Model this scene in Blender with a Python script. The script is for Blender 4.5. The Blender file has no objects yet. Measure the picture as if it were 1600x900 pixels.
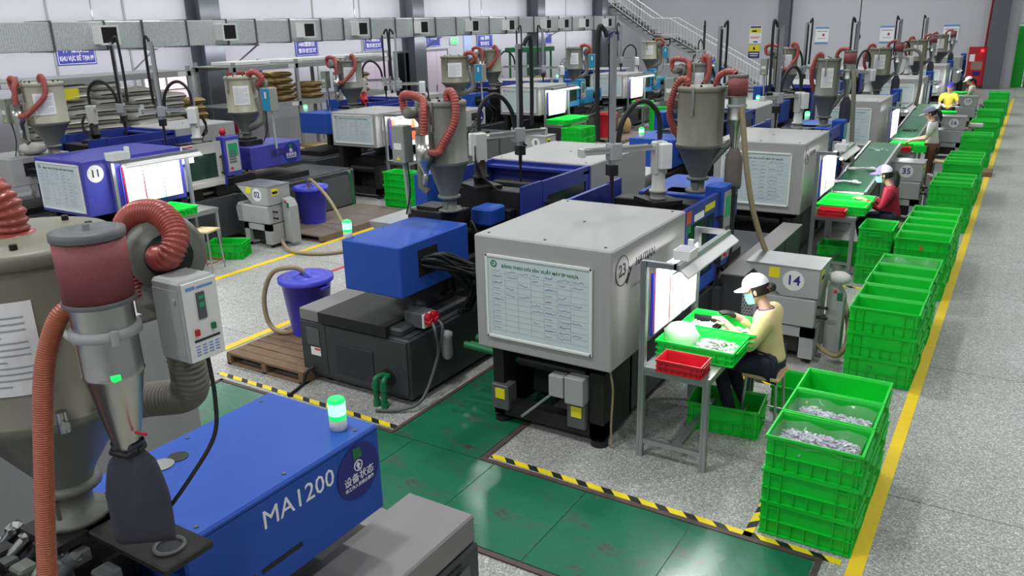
import bpy, bmesh, math, random
from mathutils import Vector, Matrix
random.seed(7)
S = bpy.context.scene
COL = S.collection

# ------------------------------------------------------------------ camera
cam_data = bpy.data.cameras.new('camera')
cam = bpy.data.objects.new('camera', cam_data)
COL.objects.link(cam)
cam_data.sensor_width = 36.0
cam_data.lens = 36.0 * 1264.0 / 1600.0
cam_data.clip_start = 0.05
cam_data.clip_end = 200
cam.matrix_world = Matrix(((0.84931949, -0.14325634, 0.50806892, 0.0),
                           (0.52731347, 0.2747882, -0.80400992, 0.0),
                           (-0.02443183, 0.95077288, 0.30892397, 3.15),
                           (0, 0, 0, 1)))
S.camera = cam

# ------------------------------------------------------------------ world, lamps, exposure
w = bpy.data.worlds.new('hall_air')
w.use_nodes = True
w.node_tree.nodes['Background'].inputs[0].default_value = (0.80, 0.85, 0.9, 1)
w.node_tree.nodes['Background'].inputs[1].default_value = 0.25
S.world = w
S.view_settings.view_transform = 'Standard'
S.view_settings.look = 'None'
S.view_settings.gamma = 1.0
S.view_settings.exposure = 0.0
LAMP_Z = 7.4
for lx in (-15.0, -8.2, -3.4, 1.3):          # high bay lamps under the roof; row behind the camera added to brighten front faces
    for ly in (-4.0, 2.0, 7.9, 13.8, 19.7, 25.6, 31.5, 37.8):
        ld = bpy.data.lights.new('bay_and_fill_lamp', 'AREA')
        ld.shape = 'DISK'
        ld.size = 0.5
        ld.energy = (132.0 if lx < 0 else 92.0) if ly > 0 else 130.0
        ld.spread = math.radians(165)
        ld.color = (0.97, 0.99, 1.0)
        lo = bpy.data.objects.new('bay_and_fill_lamp', ld)
        lo.location = (lx if lx > 0 or ly < 10 else lx - 1.4, ly, LAMP_Z)
        COL.objects.link(lo)
for wz, aim, en in ((3.62, 115, 70.0), (2.78, 60, 150.0)):    # batten lamps tucked above and below the air duct, washing the left wall
    ld = bpy.data.lights.new('wall_batten', 'AREA')
    ld.shape = 'RECTANGLE'; ld.size = 0.08; ld.size_y = 32.0; ld.energy = en; ld.color = (0.95, 0.93, 1.0)
    lo = bpy.data.objects.new('wall_batten', ld)
    lo.location = (-17.25, 20.6, wz); lo.rotation_euler = (0, math.radians(aim), 0)
    COL.objects.link(lo)
TUBE = 110.0      # glow of the tubes over the work tables

# ------------------------------------------------------------------ helpers
def lin(c):
    return tuple(((v / 255.0) / 12.92 if v <= 10 else (((v / 255.0) + 0.055) / 1.055) ** 2.4) for v in c) + (1.0,)

def mat(name, rgb, rough=0.5, metal=0.0, var=0.12, scale=6.0, bump=0.0, emit=None, alpha=None, trans=0.0, bscale=None, spec=None):
    m = bpy.data.materials.new(name)
    m.use_nodes = True
    nt = m.node_tree
    p = nt.nodes['Principled BSDF']
    c = lin(rgb)
    p.inputs['Roughness'].default_value = rough
    p.inputs['Metallic'].default_value = metal
    if spec is not None: p.inputs['Specular IOR Level'].default_value = spec
    tc = nt.nodes.new('ShaderNodeTexCoord')
    nz = nt.nodes.new('ShaderNodeTexNoise')
    nz.inputs['Scale'].default_value = scale
    nz.inputs['Detail'].default_value = 4
    nt.links.new(tc.outputs['Object'], nz.inputs['Vector'])
    mx = nt.nodes.new('ShaderNodeMixRGB')
    mx.inputs[1].default_value = tuple(v * (1 - var) for v in c[:3]) + (1,)
    mx.inputs[2].default_value = tuple(min(1, v * (1 + var)) for v in c[:3]) + (1,)
    nt.links.new(nz.outputs['Fac'], mx.inputs[0])
    nt.links.new(mx.outputs[0], p.inputs['Base Color'])
    if bump:
        b = nt.nodes.new('ShaderNodeBump')
        b.inputs['Strength'].default_value = bump
        n2 = nz
        if bscale:
            n2 = nt.nodes.new('ShaderNodeTexNoise')
            n2.inputs['Scale'].default_value = bscale
            nt.links.new(tc.outputs['Object'], n2.inputs['Vector'])
        nt.links.new(n2.outputs['Fac'], b.inputs['Height'])
        nt.links.new(b.outputs['Normal'], p.inputs['Normal'])
    if emit:
        p.inputs['Emission Color'].default_value = lin(emit[0])
        p.inputs['Emission Strength'].default_value = emit[1]
    if alpha is not None: p.inputs['Alpha'].default_value = alpha
    if trans: p.inputs['Transmission Weight'].default_value = trans
    return m

class MB:
    def __init__(s):
        s.v = []; s.f = []; s.m = []; s.s = []
    def add(s, vs, fs, m=0, sm=False, M=None):
        o = len(s.v)
        s.v += [tuple(M @ Vector(p)) for p in vs] if M is not None else [tuple(p) for p in vs]
        for f in fs:
            s.f.append(tuple(i + o for i in f)); s.m.append(m); s.s.append(sm)
        return s
    def box(s, x0, x1, y0, y1, z0, z1, m=0, M=None):
        vs = [(x, y, z) for x in (x0, x1) for y in (y0, y1) for z in (z0, z1)]
        return s.add(vs, [(0, 1, 3, 2), (4, 6, 7, 5), (0, 4, 5, 1), (2, 3, 7, 6), (0, 2, 6, 4), (1, 5, 7, 3)], m, False, M)
    def rbox(s, x0, x1, y0, y1, z0, z1, b=0.01, m=0, M=None):
        X = (x0, x1); Y = (y0, y1); Z = (z0, z1); vs = []; ix = {}
        for i in (0, 1):
            for j in (0, 1):
                for k in (0, 1):
                    d = (1 - 2 * i, 1 - 2 * j, 1 - 2 * k); q = (X[i], Y[j], Z[k])
                    for a in range(3):
                        ix[i, j, k, a] = len(vs)
                        vs.append(tuple(q[c] + (0 if c == a else d[c] * b) for c in range(3)))
        fs = []
        R = [(0, 0), (0, 1), (1, 1), (1, 0)]
        for a in range(3):
            for e in (0, 1):
                fs.append([ix[tuple(([e] + list(r)) if a == 0 else ([r[0], e, r[1]] if a == 1 else [r[0], r[1], e])) + (a,)] for r in R])
        for a in range(3):
            o = [c for c in range(3) if c != a]
            for r in R:
                q0 = [0, 0, 0]; q0[o[0]], q0[o[1]] = r; q1 = list(q0); q1[a] = 1
                fs.append([ix[tuple(q0) + (o[0],)], ix[tuple(q0) + (o[1],)], ix[tuple(q1) + (o[1],)], ix[tuple(q1) + (o[0],)]])
        for i in (0, 1):
            for j in (0, 1):
                for k in (0, 1):
                    fs.append([ix[i, j, k, a] for a in range(3)])
        return s.add(vs, fs, m, False, M)
    def tube(s, path, r, n=10, m=0, cap=True, M=None):
        P = [Vector(p) for p in path]; N = len(P)
        rr = r if isinstance(r, (list, tuple)) else [r] * N
        vs = []; u = None
        for i in range(N):
            t = (P[min(i + 1, N - 1)] - P[max(i - 1, 0)])
            t = t.normalized() if t.length > 1e-9 else Vector((0, 0, 1))
            if u is None:
                u = t.orthogonal().normalized()
            else:
                u = (u - t * u.dot(t))
                u = u.normalized() if u.length > 1e-6 else t.orthogonal().normalized()
            b = t.cross(u)
            for k in range(n):
                a = 2 * math.pi * k / n
                vs.append(P[i] + (u * math.cos(a) + b * math.sin(a)) * rr[i])
        fs = [(i * n + k, i * n + (k + 1) % n, (i + 1) * n + (k + 1) % n, (i + 1) * n + k) for i in range(N - 1) for k in range(n)]
        s.add(vs, fs, m, True, M)
        if cap:
            s.add(vs[:n], [tuple(range(n))], m, False, M); s.add(vs[-n:], [tuple(range(n))], m, False, M)
        return s
    def cyl(s, p0, p1, r, n=16, m=0, r1=None, M=None):
        return s.tube([p0, p1], [r, r if r1 is None else r1], n, m, True, M)
    def lathe(s, prof, n=24, m=0, c=(0, 0, 0), M=None, cap=True):
        vs = []
        for r, z in prof:
            for k in range(n):
                a = 2 * math.pi * k / n
                vs.append((c[0] + r * math.cos(a), c[1] + r * math.sin(a), c[2] + z))
        fs = [(i * n + k, i * n + (k + 1) % n, (i + 1) * n + (k + 1) % n, (i + 1) * n + k) for i in range(len(prof) - 1) for k in range(n)]
        s.add(vs, fs, m, True, M)
        if cap:
            for i in (0, len(prof) - 1):
                if prof[i][0] > 1e-4: s.add(vs[i * n:(i + 1) * n], [tuple(range(n))], m, False, M)
        return s
    def prism(s, poly, ax, a0, a1, m=0, M=None):
        n = len(poly)
        def q(p, a): return (a, p[0], p[1]) if ax == 'x' else ((p[0], a, p[1]) if ax == 'y' else (p[0], p[1], a))
        vs = [q(p, a0) for p in poly] + [q(p, a1) for p in poly]
        fs = [tuple(range(n)), tuple(range(n, 2 * n))] + [(i, (i + 1) % n, (i + 1) % n + n, i + n) for i in range(n)]
        return s.add(vs, fs, m, False, M)
    def ball(s, c, r, n=14, m=0, sq=(1, 1, 1), M=None):
        k = n // 2
        prof = [(max(1e-4, math.sin(math.pi * i / k)) , -math.cos(math.pi * i / k)) for i in range(k + 1)]
        MM = Matrix.Translation(c) @ Matrix.Diagonal((r * sq[0], r * sq[1], r * sq[2], 1))
        if M is not None: MM = M @ MM
        return s.lathe(prof, n, m, (0, 0, 0), MM)
    def mesh(s, name, mats):
        me = bpy.data.meshes.new(name)
        me.from_pydata(s.v, [], s.f)
        bm = bmesh.new(); bm.from_mesh(me)
        bmesh.ops.recalc_face_normals(bm, faces=bm.faces[:])
        bm.to_mesh(me); bm.free()
        me.polygons.foreach_set('material_index', s.m)
        me.polygons.foreach_set('use_smooth', s.s)
        for k in (mats if isinstance(mats, (list, tuple)) else [mats]): me.materials.append(k)
        return me
    def obj(s, name, mats, parent=None, loc=(0, 0, 0), rz=0.0):
        return put(name, s.mesh(name, mats), parent, loc, rz)

KIDS = {}
def put(name, me, parent=None, loc=(0, 0, 0), rz=0.0):
    o = bpy.data.objects.new(name, me)
    COL.objects.link(o)
    o.location = loc; o.rotation_euler = (0, 0, rz)
    if parent is not None:
        o.parent = parent; KIDS.setdefault(parent.name, []).append(o)
    return o
def tag(o, label, cat, group=None):
    o['label'] = label; o['category'] = cat
    if group: o['group'] = group
    return o
def thing(name, label, cat, loc=(0, 0, 0), rz=0.0, group=None):
    return tag(put(name, None, None, loc, rz), label, cat, group)
def struct(name, mb, mats, loc=(0, 0, 0)):
    o = mb.obj(name, mats, None, loc); o['kind'] = 'structure'; return o
def dup(root, loc, rz=0.0, label=None, group=None, scale=None):
    def cp(o, par):
        c = o.copy(); COL.objects.link(c); c.parent = par
        if par is not None: KIDS.setdefault(par.name, []).append(c)
        for ch in list(KIDS.get(o.name, [])): cp(ch, c)
        return c
    r = cp(root, None)
    r.location = loc; r.rotation_euler = (0, 0, rz)
    if scale: r.scale = scale
    if label: r['label'] = label
    if group: r['group'] = group
    return r

def smooth(pts, k=8):                      # Catmull-Rom through the points
    P = [Vector(p) for p in pts]; out = []
    for i in range(len(P) - 1):
        a = P[max(i - 1, 0)]; b = P[i]; c = P[i + 1]; d = P[min(i + 2, len(P) - 1)]
        for j in range(k):
            t = j / k
            out.append(0.5 * ((2 * b) + (c - a) * t + (2 * a - 5 * b + 4 * c - d) * t * t + (3 * b - a - 3 * c + d) * t ** 3))
    out.append(P[-1]); return out
def resample(pts, step):
    out = [pts[0]]; acc = 0.0
    for i in range(1, len(pts)):
        a = pts[i - 1]; b = pts[i]; L = (b - a).length; d = step - acc
        while d <= L and L > 0:
            out.append(a.lerp(b, d / L)); d += step
        acc = (acc + L) % step if L else acc
        acc = L - (d - step)
    return out
def ribbed(mb, pts, r, pitch=0.016, n=12, m=0, amp=0.10):
    q = resample(smooth(pts, 14), pitch / 4)
    rr = [r * (1 + amp * (0, 1, 0, -1)[i % 4]) for i in range(len(q))]
    return mb.tube(q, rr, n, m)

_txt = {}
def text_mesh(s, size, ext=0.001, bold=0.0):
    k = (s, size, ext, bold)
    if k in _txt: return _txt[k]
    cu = bpy.data.curves.new('lettering', 'FONT')
    cu.body = s; cu.size = size; cu.extrude = ext; cu.align_x = 'CENTER'; cu.align_y = 'CENTER'
    cu.resolution_u = 2
    cu.offset = size * bold
    o = bpy.data.objects.new('lettering', cu); COL.objects.link(o)
    dg = bpy.context.evaluated_depsgraph_get()
    me = bpy.data.meshes.new_from_object(o.evaluated_get(dg))
    bpy.data.objects.remove(o); bpy.data.curves.remove(cu)
    me.name = 'lettering'; _txt[k] = me
    return me
def text(s, size, m, parent, loc, face='-y', ext=0.001, roll=0.0, bold=0.0):
    me = text_mesh(s, size, ext, bold).copy()
    me.materials.clear(); me.materials.append(m)
    o = put('lettering', me, parent, loc)
    o.rotation_euler = {'-y': (math.pi / 2, roll, 0), '+x': (math.pi / 2, 0, math.pi / 2), '+y': (math.pi / 2, 0, math.pi), '-x': (math.pi / 2, 0, -math.pi / 2), '+z': (0, 0, roll)}[face]
    return o

# ------------------------------------------------------------------ materials
M_wall = mat('painted_wall', (192, 193, 198), 0.75, var=0.03, scale=0.6)
M_ceil = mat('roof_sheet', (225, 226, 226), 0.8)
M_steelcol = mat('grey_steel_column', (92, 98, 104), 0.6)
M_white = mat('white_machine_paint', (161, 160, 159), 0.48, var=0.05, scale=3)
M_offw = mat('white_plastic', (225, 225, 222), 0.4, var=0.03)
M_grey = mat('light_grey_paint', (160, 162, 162), 0.45, var=0.05)
M_blue = mat('machine_blue_paint', (36, 78, 168), 0.5, spec=0.3, var=0.06, scale=4)
M_blue2 = mat('violet_blue_paint', (60, 62, 160), 0.45, var=0.06)
M_navy = mat('dark_blue_guard_paint', (38, 54, 140), 0.4, var=0.08)
M_lblue = mat('sky_blue_panel', (40, 140, 185), 0.4)
M_dark = mat('charcoal_paint', (52, 55, 58), 0.5, var=0.15, scale=5)
M_mid = mat('dark_grey_paint', (84, 86, 88), 0.5, var=0.1)
M_basetop = mat('grey_bed_cover', (124, 120, 120), 0.45, var=0.06)
M_black = mat('black_rubber', (20, 20, 22), 0.55)
M_iron = mat('oily_iron', (44, 43, 42), 0.5, 0.5, var=0.4, scale=25)
M_steel = mat('brushed_steel', (185, 186, 180), 0.28, 1.0, var=0.06, scale=20)
M_alu = mat('aluminium_profile', (178, 182, 184), 0.35, 0.85, var=0.05)
M_sheetmetal = mat('galvanised_sheet', (170, 172, 172), 0.42, 0.8, var=0.12, scale=9)
M_hopl = mat('pale_hopper_enamel', (166, 163, 142), 0.45, var=0.12, scale=4)
M_hop = mat('hopper_grey_enamel', (120, 118, 101), 0.45, var=0.12, scale=4)
M_cone = mat('hopper_cone_grey', (116, 118, 110), 0.45, var=0.12, scale=4)
M_box = mat('grey_green_box', (142, 147, 138), 0.45, var=.08)
M_hose = mat('red_heat_hose', (160, 74, 66), 0.3, var=0.15, scale=30)
M_hose2 = mat('copper_brown_hose', (170, 92, 66), 0.32, var=0.15, scale=30)
M_beige = mat('beige_suction_hose', (150, 136, 104), 0.4, var=0.1)
M_greyhose = mat('grey_flex_pipe', (112, 110, 98), 0.6)
M_red = mat('red_plastic', (190, 28, 44), 0.4)
M_redpaint = mat('red_paint', (170, 30, 46), 0.4)
M_orange = mat('orange_red_paint', (205, 80, 50), 0.45)
M_crate = mat('green_crate_plastic', (8, 192, 50), 0.38, var=0.05, scale=3)
M_tray = mat('green_tray_plastic', (16, 214, 70), 0.38, var=0.03)
M_bucket = mat('blue_bucket_plastic', (66, 70, 200), 0.38, var=0.05)
M_yel = mat('yellow_paint', (236, 200, 18), 0.5, var=0.1, scale=12)
M_redline = mat('red_floor_paint', (190, 30, 60), 0.5)
M_paper = mat('paper', (235, 235, 235), 0.7, var=0.02)
M_sack_w = mat('white_woven_sack', (190, 188, 182), 0.8, var=0.1, scale=9, bump=0.3)
M_sack_b = mat('kraft_paper_sack', (166, 142, 98), 0.8, var=0.15, scale=9, bump=0.3)
M_wood = mat('weathered_wood', (120, 96, 74), 0.8, var=0.3, scale=14, bump=0.2)
M_plywood = mat('plywood', (196, 168, 126), 0.6, var=0.15, scale=10)
M_dusty = mat('dusty_board', (112, 100, 92), 0.8, var=0.35, scale=12)
M_rack = mat('rack_grey', (150, 152, 150), 0.5)
M_skin = mat('skin', (214, 170, 146), 0.55, var=0.05, scale=12)
M_hair = mat('black_hair', (24, 20, 20), 0.45, var=0.3, scale=40)
M_glass = mat('smoked_glass', (40, 66, 56), 0.08, var=0.1, alpha=0.55)
M_dkglass = mat('dark_window', (28, 32, 34), 0.1, var=0.3)
M_screen = mat('green_display', (30, 110, 80), 0.3, emit=((30, 140, 90), 0.3))
M_navydisc = mat('navy_sticker', (26, 28, 120), 0.4, var=0.03)
M_txtw = mat('white_print', (235, 236, 238), 0.5, var=0.01)
M_txtk = mat('black_print', (26, 26, 32), 0.5, var=0.01)
M_txtv = mat('violet_print', (60, 30, 120), 0.5, var=0.01)
M_txtg = mat('green_print', (20, 110, 70), 0.5, var=0.01)
M_inkb = mat('blue_ink', (104, 146, 208), 0.6, var=0.01)
M_inkr = mat('red_ink', (215, 120, 120), 0.6, var=0.01)
M_inkk = mat('grey_print', (158, 165, 172), 0.6, var=0.01)
M_board = mat('whiteboard_sheet', (198, 211, 212), 0.25, var=0.04, scale=3)
M_tube = mat('lit_tube', (255, 255, 255), 0.5, emit=((255, 255, 255), TUBE))
M_lampg = mat('lit_green_beacon', (30, 220, 100), 0.4, emit=((20, 235, 100), 1.0))
M_lampw = mat('lit_beacon_core', (190, 255, 215), 0.4, emit=((120, 255, 175), 2.6))
M_exit = mat('lit_exit_sign', (30, 200, 90), 0.4, emit=((30, 200, 90), 2.0))
M_redled = mat('red_indicator', (255, 60, 70), 0.4, emit=((255, 30, 40), 5.0))
M_belt = mat('green_conveyor_belt', (22, 104, 66), 0.5, var=0.12, scale=3)
M_gpipe = mat('green_water_pipe', (24, 110, 66), 0.4)
M_bag = mat('dark_grey_cloth', (60, 60, 72), 0.9, var=0.2, scale=30, bump=0.3)
M_bag2 = mat('taupe_cloth', (112, 104, 96), 0.9, var=0.15, scale=30)
M_film = mat('clear_plastic_film', (200, 208, 208), 0.12, alpha=0.11)
M_scrap = mat('grey_moulded_parts', (178, 176, 190), 0.5, var=0.35, scale=60)
M_whiteparts = mat('white_moulded_parts', (225, 225, 225), 0.5, var=0.2, scale=60)
M_poly = mat('translucent_bag', (240, 246, 238), 0.4, alpha=0.75)
M_foil = mat('crumpled_foil', (190, 196, 190), 0.25, 0.8, var=0.3, scale=14, bump=1.0)
M_label_y = mat('yellow_label', (225, 215, 40), 0.5)
M_sign = mat('blue_sign', (24, 40, 150), 0.45, var=0.03)

def filter_mat():
    m = mat('red_filter_mesh', (110, 56, 56), 0.6, var=0.1)
    nt = m.node_tree; p = nt.nodes['Principled BSDF']
    tc = nt.nodes['Texture Coordinate']
    v = nt.nodes.new('ShaderNodeTexVoronoi'); v.inputs['Scale'].default_value = 360
    nt.links.new(tc.outputs['Object'], v.inputs['Vector'])
    r = nt.nodes.new('ShaderNodeValToRGB')
    r.color_ramp.elements[0].color = lin((96, 46, 48)); r.color_ramp.elements[1].color = lin((136, 70, 70))
    r.color_ramp.elements[1].position = 0.55
    nt.links.new(v.outputs['Distance'], r.inputs[0]); nt.links.new(r.outputs[0], p.inputs['Base Color'])
    return m
M_filter = filter_mat()

def terrazzo():
    m = bpy.data.materials.new('grey_terrazzo'); m.use_nodes = True
    nt = m.node_tree; p = nt.nodes['Principled BSDF']; L = nt.links.new
    tc = nt.nodes.new('ShaderNodeTexCoord')
    v = nt.nodes.new('ShaderNodeTexVoronoi'); v.inputs['Scale'].default_value = 115
    L(tc.outputs['Object'], v.inputs['Vector'])
    sep = nt.nodes.new('ShaderNodeSeparateColor'); L(v.outputs['Color'], sep.inputs[0])
    r = nt.nodes.new('ShaderNodeValToRGB')
    e = r.color_ramp.elements
    e[0].color = lin((128, 129, 127)); e[1].color = lin((222, 222, 218))
    for pos, c in ((0.35, (158, 159, 157)), (0.62, (168, 169, 166)), (0.8, (190, 190, 186))):
        k = e.new(pos); k.color = lin(c)
    L(sep.outputs[0], r.inputs[0])
    n = nt.nodes.new('ShaderNodeTexNoise'); n.inputs['Scale'].default_value = 0.9; n.inputs['Detail'].default_value = 6
    L(tc.outputs['Object'], n.inputs['Vector'])
    r2 = nt.nodes.new('ShaderNodeValToRGB')
    r2.color_ramp.elements[0].position = 0.3; r2.color_ramp.elements[0].color = (0.80, 0.79, 0.76, 1)
    r2.color_ramp.elements[1].position = 0.7; r2.color_ramp.elements[1].color = (1, 1, 1, 1)
    L(n.outputs['Fac'], r2.inputs[0])
    mx = nt.nodes.new('ShaderNodeMixRGB'); mx.blend_type = 'MULTIPLY'; mx.inputs[0].default_value = 1
    L(r.outputs[0], mx.inputs[1]); L(r2.outputs[0], mx.inputs[2]); L(mx.outputs[0], p.inputs['Base Color'])
    p.inputs['Roughness'].default_value = 0.42
    return m
M_terr = terrazzo()

def green_plate():
    m = bpy.data.materials.new('green_floor_paint'); m.use_nodes = True
    nt = m.node_tree; p = nt.nodes['Principled BSDF']; L = nt.links.new
    tc = nt.nodes.new('ShaderNodeTexCoord')
    n = nt.nodes.new('ShaderNodeTexNoise'); n.inputs['Scale'].default_value = 2.2; n.inputs['Detail'].default_value = 10; n.inputs['Roughness'].default_value = 0.72
    mp = nt.nodes.new('ShaderNodeMapping'); mp.inputs['Scale'].default_value = (1, 2.6, 1); mp.inputs['Rotation'].default_value = (0, 0, 0.2)
    L(tc.outputs['Object'], mp.inputs[0]); L(mp.outputs[0], n.inputs['Vector'])
    r = nt.nodes.new('ShaderNodeValToRGB'); e = r.color_ramp.elements
    e[0].position = 0.54; e[0].color = lin((26, 104, 72)); e[1].position = 0.63; e[1].color = lin((66, 58, 62))
    k = e.new(0.59); k.color = lin((58, 92, 72))
    L(n.outputs['Fac'], r.inputs[0])
    L(r.outputs[0], p.inputs['Base Color'])
    n2 = nt.nodes.new('ShaderNodeTexNoise'); n2.inputs['Scale'].default_value = 3
    L(tc.outputs['Object'], n2.inputs['Vector'])
    mr = nt.nodes.new('ShaderNodeMapRange'); mr.inputs[3].default_value = 0.2; mr.inputs[4].default_value = 0.36
    L(n2.outputs['Fac'], mr.inputs[0]); L(mr.outputs[0], p.inputs['Roughness'])
    return m
M_green = green_plate()

def hazard():
    m = bpy.data.materials.new('hazard_stripes'); m.use_nodes = True
    nt = m.node_tree; p = nt.nodes['Principled BSDF']; L = nt.links.new
    tc = nt.nodes.new('ShaderNodeTexCoord')
    sp = nt.nodes.new('ShaderNodeSeparateXYZ'); L(tc.outputs['Object'], sp.inputs[0])
    a = nt.nodes.new('ShaderNodeMath'); a.operation = 'ADD'; L(sp.outputs[0], a.inputs[0]); L(sp.outputs[1], a.inputs[1])
    f = nt.nodes.new('ShaderNodeMath'); f.operation = 'MULTIPLY'; f.inputs[1].default_value = 1 / 0.205; L(a.outputs[0], f.inputs[0])
    g = nt.nodes.new('ShaderNodeMath'); g.operation = 'FRACT'; L(f.outputs[0], g.inputs[0])
    h = nt.nodes.new('ShaderNodeMath'); h.operation = 'GREATER_THAN'; h.inputs[1].default_value = 0.6; L(g.outputs[0], h.inputs[0])
    mx = nt.nodes.new('ShaderNodeMixRGB'); mx.inputs[1].default_value = lin((238, 212, 30)); mx.inputs[2].default_value = lin((28, 28, 30))
    L(h.outputs[0], mx.inputs[0]); L(mx.outputs[0], p.inputs['Base Color']); p.inputs['Roughness'].default_value = 0.5
    return m
M_haz = hazard()

def duct_mat():
    m = mat('foil_duct_wrap', (206, 212, 212), 0.34, 0.35, var=0.35, scale=26)  # strong colour noise stands in for the sparkle of the foil
    nt = m.node_tree; p = nt.nodes['Principled BSDF']; L = nt.links.new
    tc = nt.nodes['Texture Coordinate']
    wv = nt.nodes.new('ShaderNodeTexWave'); wv.bands_direction = 'Y'; wv.inputs['Scale'].default_value = 6; wv.inputs['Distortion'].default_value = 2.5; wv.inputs['Detail Scale'].default_value = 3
    L(tc.outputs['Object'], wv.inputs['Vector'])
    b = nt.nodes.new('ShaderNodeBump'); b.inputs['Strength'].default_value = 0.6
    L(wv.outputs['Fac'], b.inputs['Height']); L(b.outputs['Normal'], p.inputs['Normal'])
    old = p.inputs['Base Color'].links[0].from_socket
    rp = nt.nodes.new('ShaderNodeValToRGB'); rp.color_ramp.elements[0].color = (.8, .83, .83, 1); rp.color_ramp.elements[1].color = (1, 1, 1, 1)  # corrugation shading and foil sheen painted into the base colour
    L(wv.outputs['Fac'], rp.inputs[0])
    mu = nt.nodes.new('ShaderNodeMixRGB'); mu.blend_type = 'MULTIPLY'; mu.inputs[0].default_value = 1
    L(old, mu.inputs[1]); L(rp.outputs[0], mu.inputs[2]); L(mu.outputs[0], p.inputs['Base Color'])
    return m
M_duct = duct_mat()
# ------------------------------------------------------------------ the hall
XL, XR, YB, YE, ZC = -18.0, 7.0, -6.0, 42.0, 8.6
floor = struct('floor', MB().box(XL - .2, XR + .2, YB - .2, YE + .2, -0.2, -0.03), M_mid)
ys = [YB] + [5.475 + 2.515 * k for k in range(-4, 15)] + [YE]
ys = [y for y in ys if YB <= y <= YE]
for xa, xb in ((XL, -8.93), (-8.93, -0.475), (-0.475, XR)):
    for a, b in zip(ys[:-1], ys[1:]):
        if b - a > .1:
            MB().box(xa + .003, xb - .003, a + .004, b - .004, -0.03, 0.0).obj('floor_slab', M_terr, floor)
def paint(name, x0, x1, y0, y1, m, z=0.004):
    return MB().box(x0, x1, y0, y1, 0.0005, z).obj(name, m, floor)
paint('yellow_line', -.52, -.43, -2, 37, M_yel)
paint('yellow_line', -8.98, -8.88, 6.2, 30, M_yel)
paint('yellow_line', -6.82, -6.72, 4.7, 12, M_yel)
paint('red_line', -7.8, -7.74, 7.2, 8.7, M_redline)
# green steel plates over the cable trench, one by one, in a brown angle frame
def plates(x0, x1, y0, y1, nx, ny):
    for i in range(nx):
        for j in range(ny):
            a = x0 + (x1 - x0) * i / nx; b = x0 + (x1 - x0) * (i + 1) / nx
            c = y0 + (y1 - y0) * j / ny; d = y0 + (y1 - y0) * (j + 1) / ny
            me = MB().box(-(b - a) / 2 + .003, (b - a) / 2 - .003, -(d - c) / 2 + .003, (d - c) / 2 - .003, 0, .008)
            o = me.obj('green_floor_plate', M_green, floor, ((a + b) / 2, (c + d) / 2, .0015))
M_edge = mat('rusty_angle_frame', (84, 70, 66), 0.6, 0.2, var=0.3, scale=20)
plates(-6.11, -0.70, 3.57, 4.465, 7, 1)
plates(-4.01, -3.17, 4.47, 10.5, 1, 5)
plates(-6.11, -5.6, 1.2, 3.56, 1, 3)
plates(-12.9, -9.55, 10.1, 10.85, 5, 1)
for x0, x1, y0, y1 in ((-3.16, -.66, 4.47, 4.51), (-6.15, -4.02, 4.47, 4.51), (-3.16, -3.12, 4.51, 10.5), (-4.05, -4.015, 4.51, 10.5),
                       (-5.58, -.66, 3.52, 3.56), (-.695, -.66, 3.56, 4.47), (-6.16, -6.12, 1.2, 4.51), (-13, -9.5, 10.86, 10.9), (-13, -9.5, 10.05, 10.09)):
    MB().box(x0, x1, y0, y1, .0005, .012).obj('plate_edge_strip', M_edge, floor)
def tape(x0, x1, y, rz=0.0, wd=.055):
    L = x1 - x0
    return MB().box(0, L, -wd / 2, wd / 2, .0006, .004).obj('hazard_tape', M_haz, floor, (x0, y, 0), rz)
tape(-3.11, -.56, 4.572, -.014)
tape(-6.30, -4.06, 4.60, -.012)
tape(-13.2, -9.5, 11.0)
tape(-1.13, -.55, 4.50, math.pi / 2)
tape(-2.3, -1.1, 10.15); tape(-2.3, -1.1, 6.9)

wall_left = struct('wall_left', MB().box(XL - .2, XL, YB, YE, 0, ZC), M_wall)
wall_end = struct('wall_end', MB().box(XL, -.75, YE, YE + .2, 0, ZC).box(-.75, 2.6, YE, YE + .2, 2.68, ZC).box(2.6, XR, YE, YE + .2, 0, ZC), M_wall)
struct('wall_right', MB().box(XR, XR + .2, YB, YE, 0, ZC), M_wall)
struct('wall_back', MB().box(XL, XR, YB - .2, YB, 0, ZC), M_wall)
struct('ceiling', MB().box(XL - .2, XR + .2, YB - .2, YE + .2, ZC, ZC + .2), M_ceil)
# store room seen through the opening in the end wall
struct('wall_store', MB().box(-1.2, 3, YE + 4, YE + 4.2, 0, 4).box(-1.4, -1.2, YE + .2, YE + 4.2, 0, 4).box(2.9, 3.1, YE + .2, YE + 4.2, 0, 4).box(-1.4, 3.1, YE + .2, YE + 4.2, -.2, 0).box(-1.4, 3.1, YE + .2, YE + 4.2, 4, 4.2), M_wall)
sl = bpy.data.lights.new('store_lamp', 'AREA'); sl.energy = 90; sl.size = 1
slo = bpy.data.objects.new('store_lamp', sl); slo.location = (.6, YE + 1.6, 3.8); COL.objects.link(slo)
struct('trim_1', MB().box(-.79, -.74, YE - .03, YE + .2, 0, 2.7).box(-.74, 2.6, YE - .03, YE + .2, 2.66, 2.72), M_alu)
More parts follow.
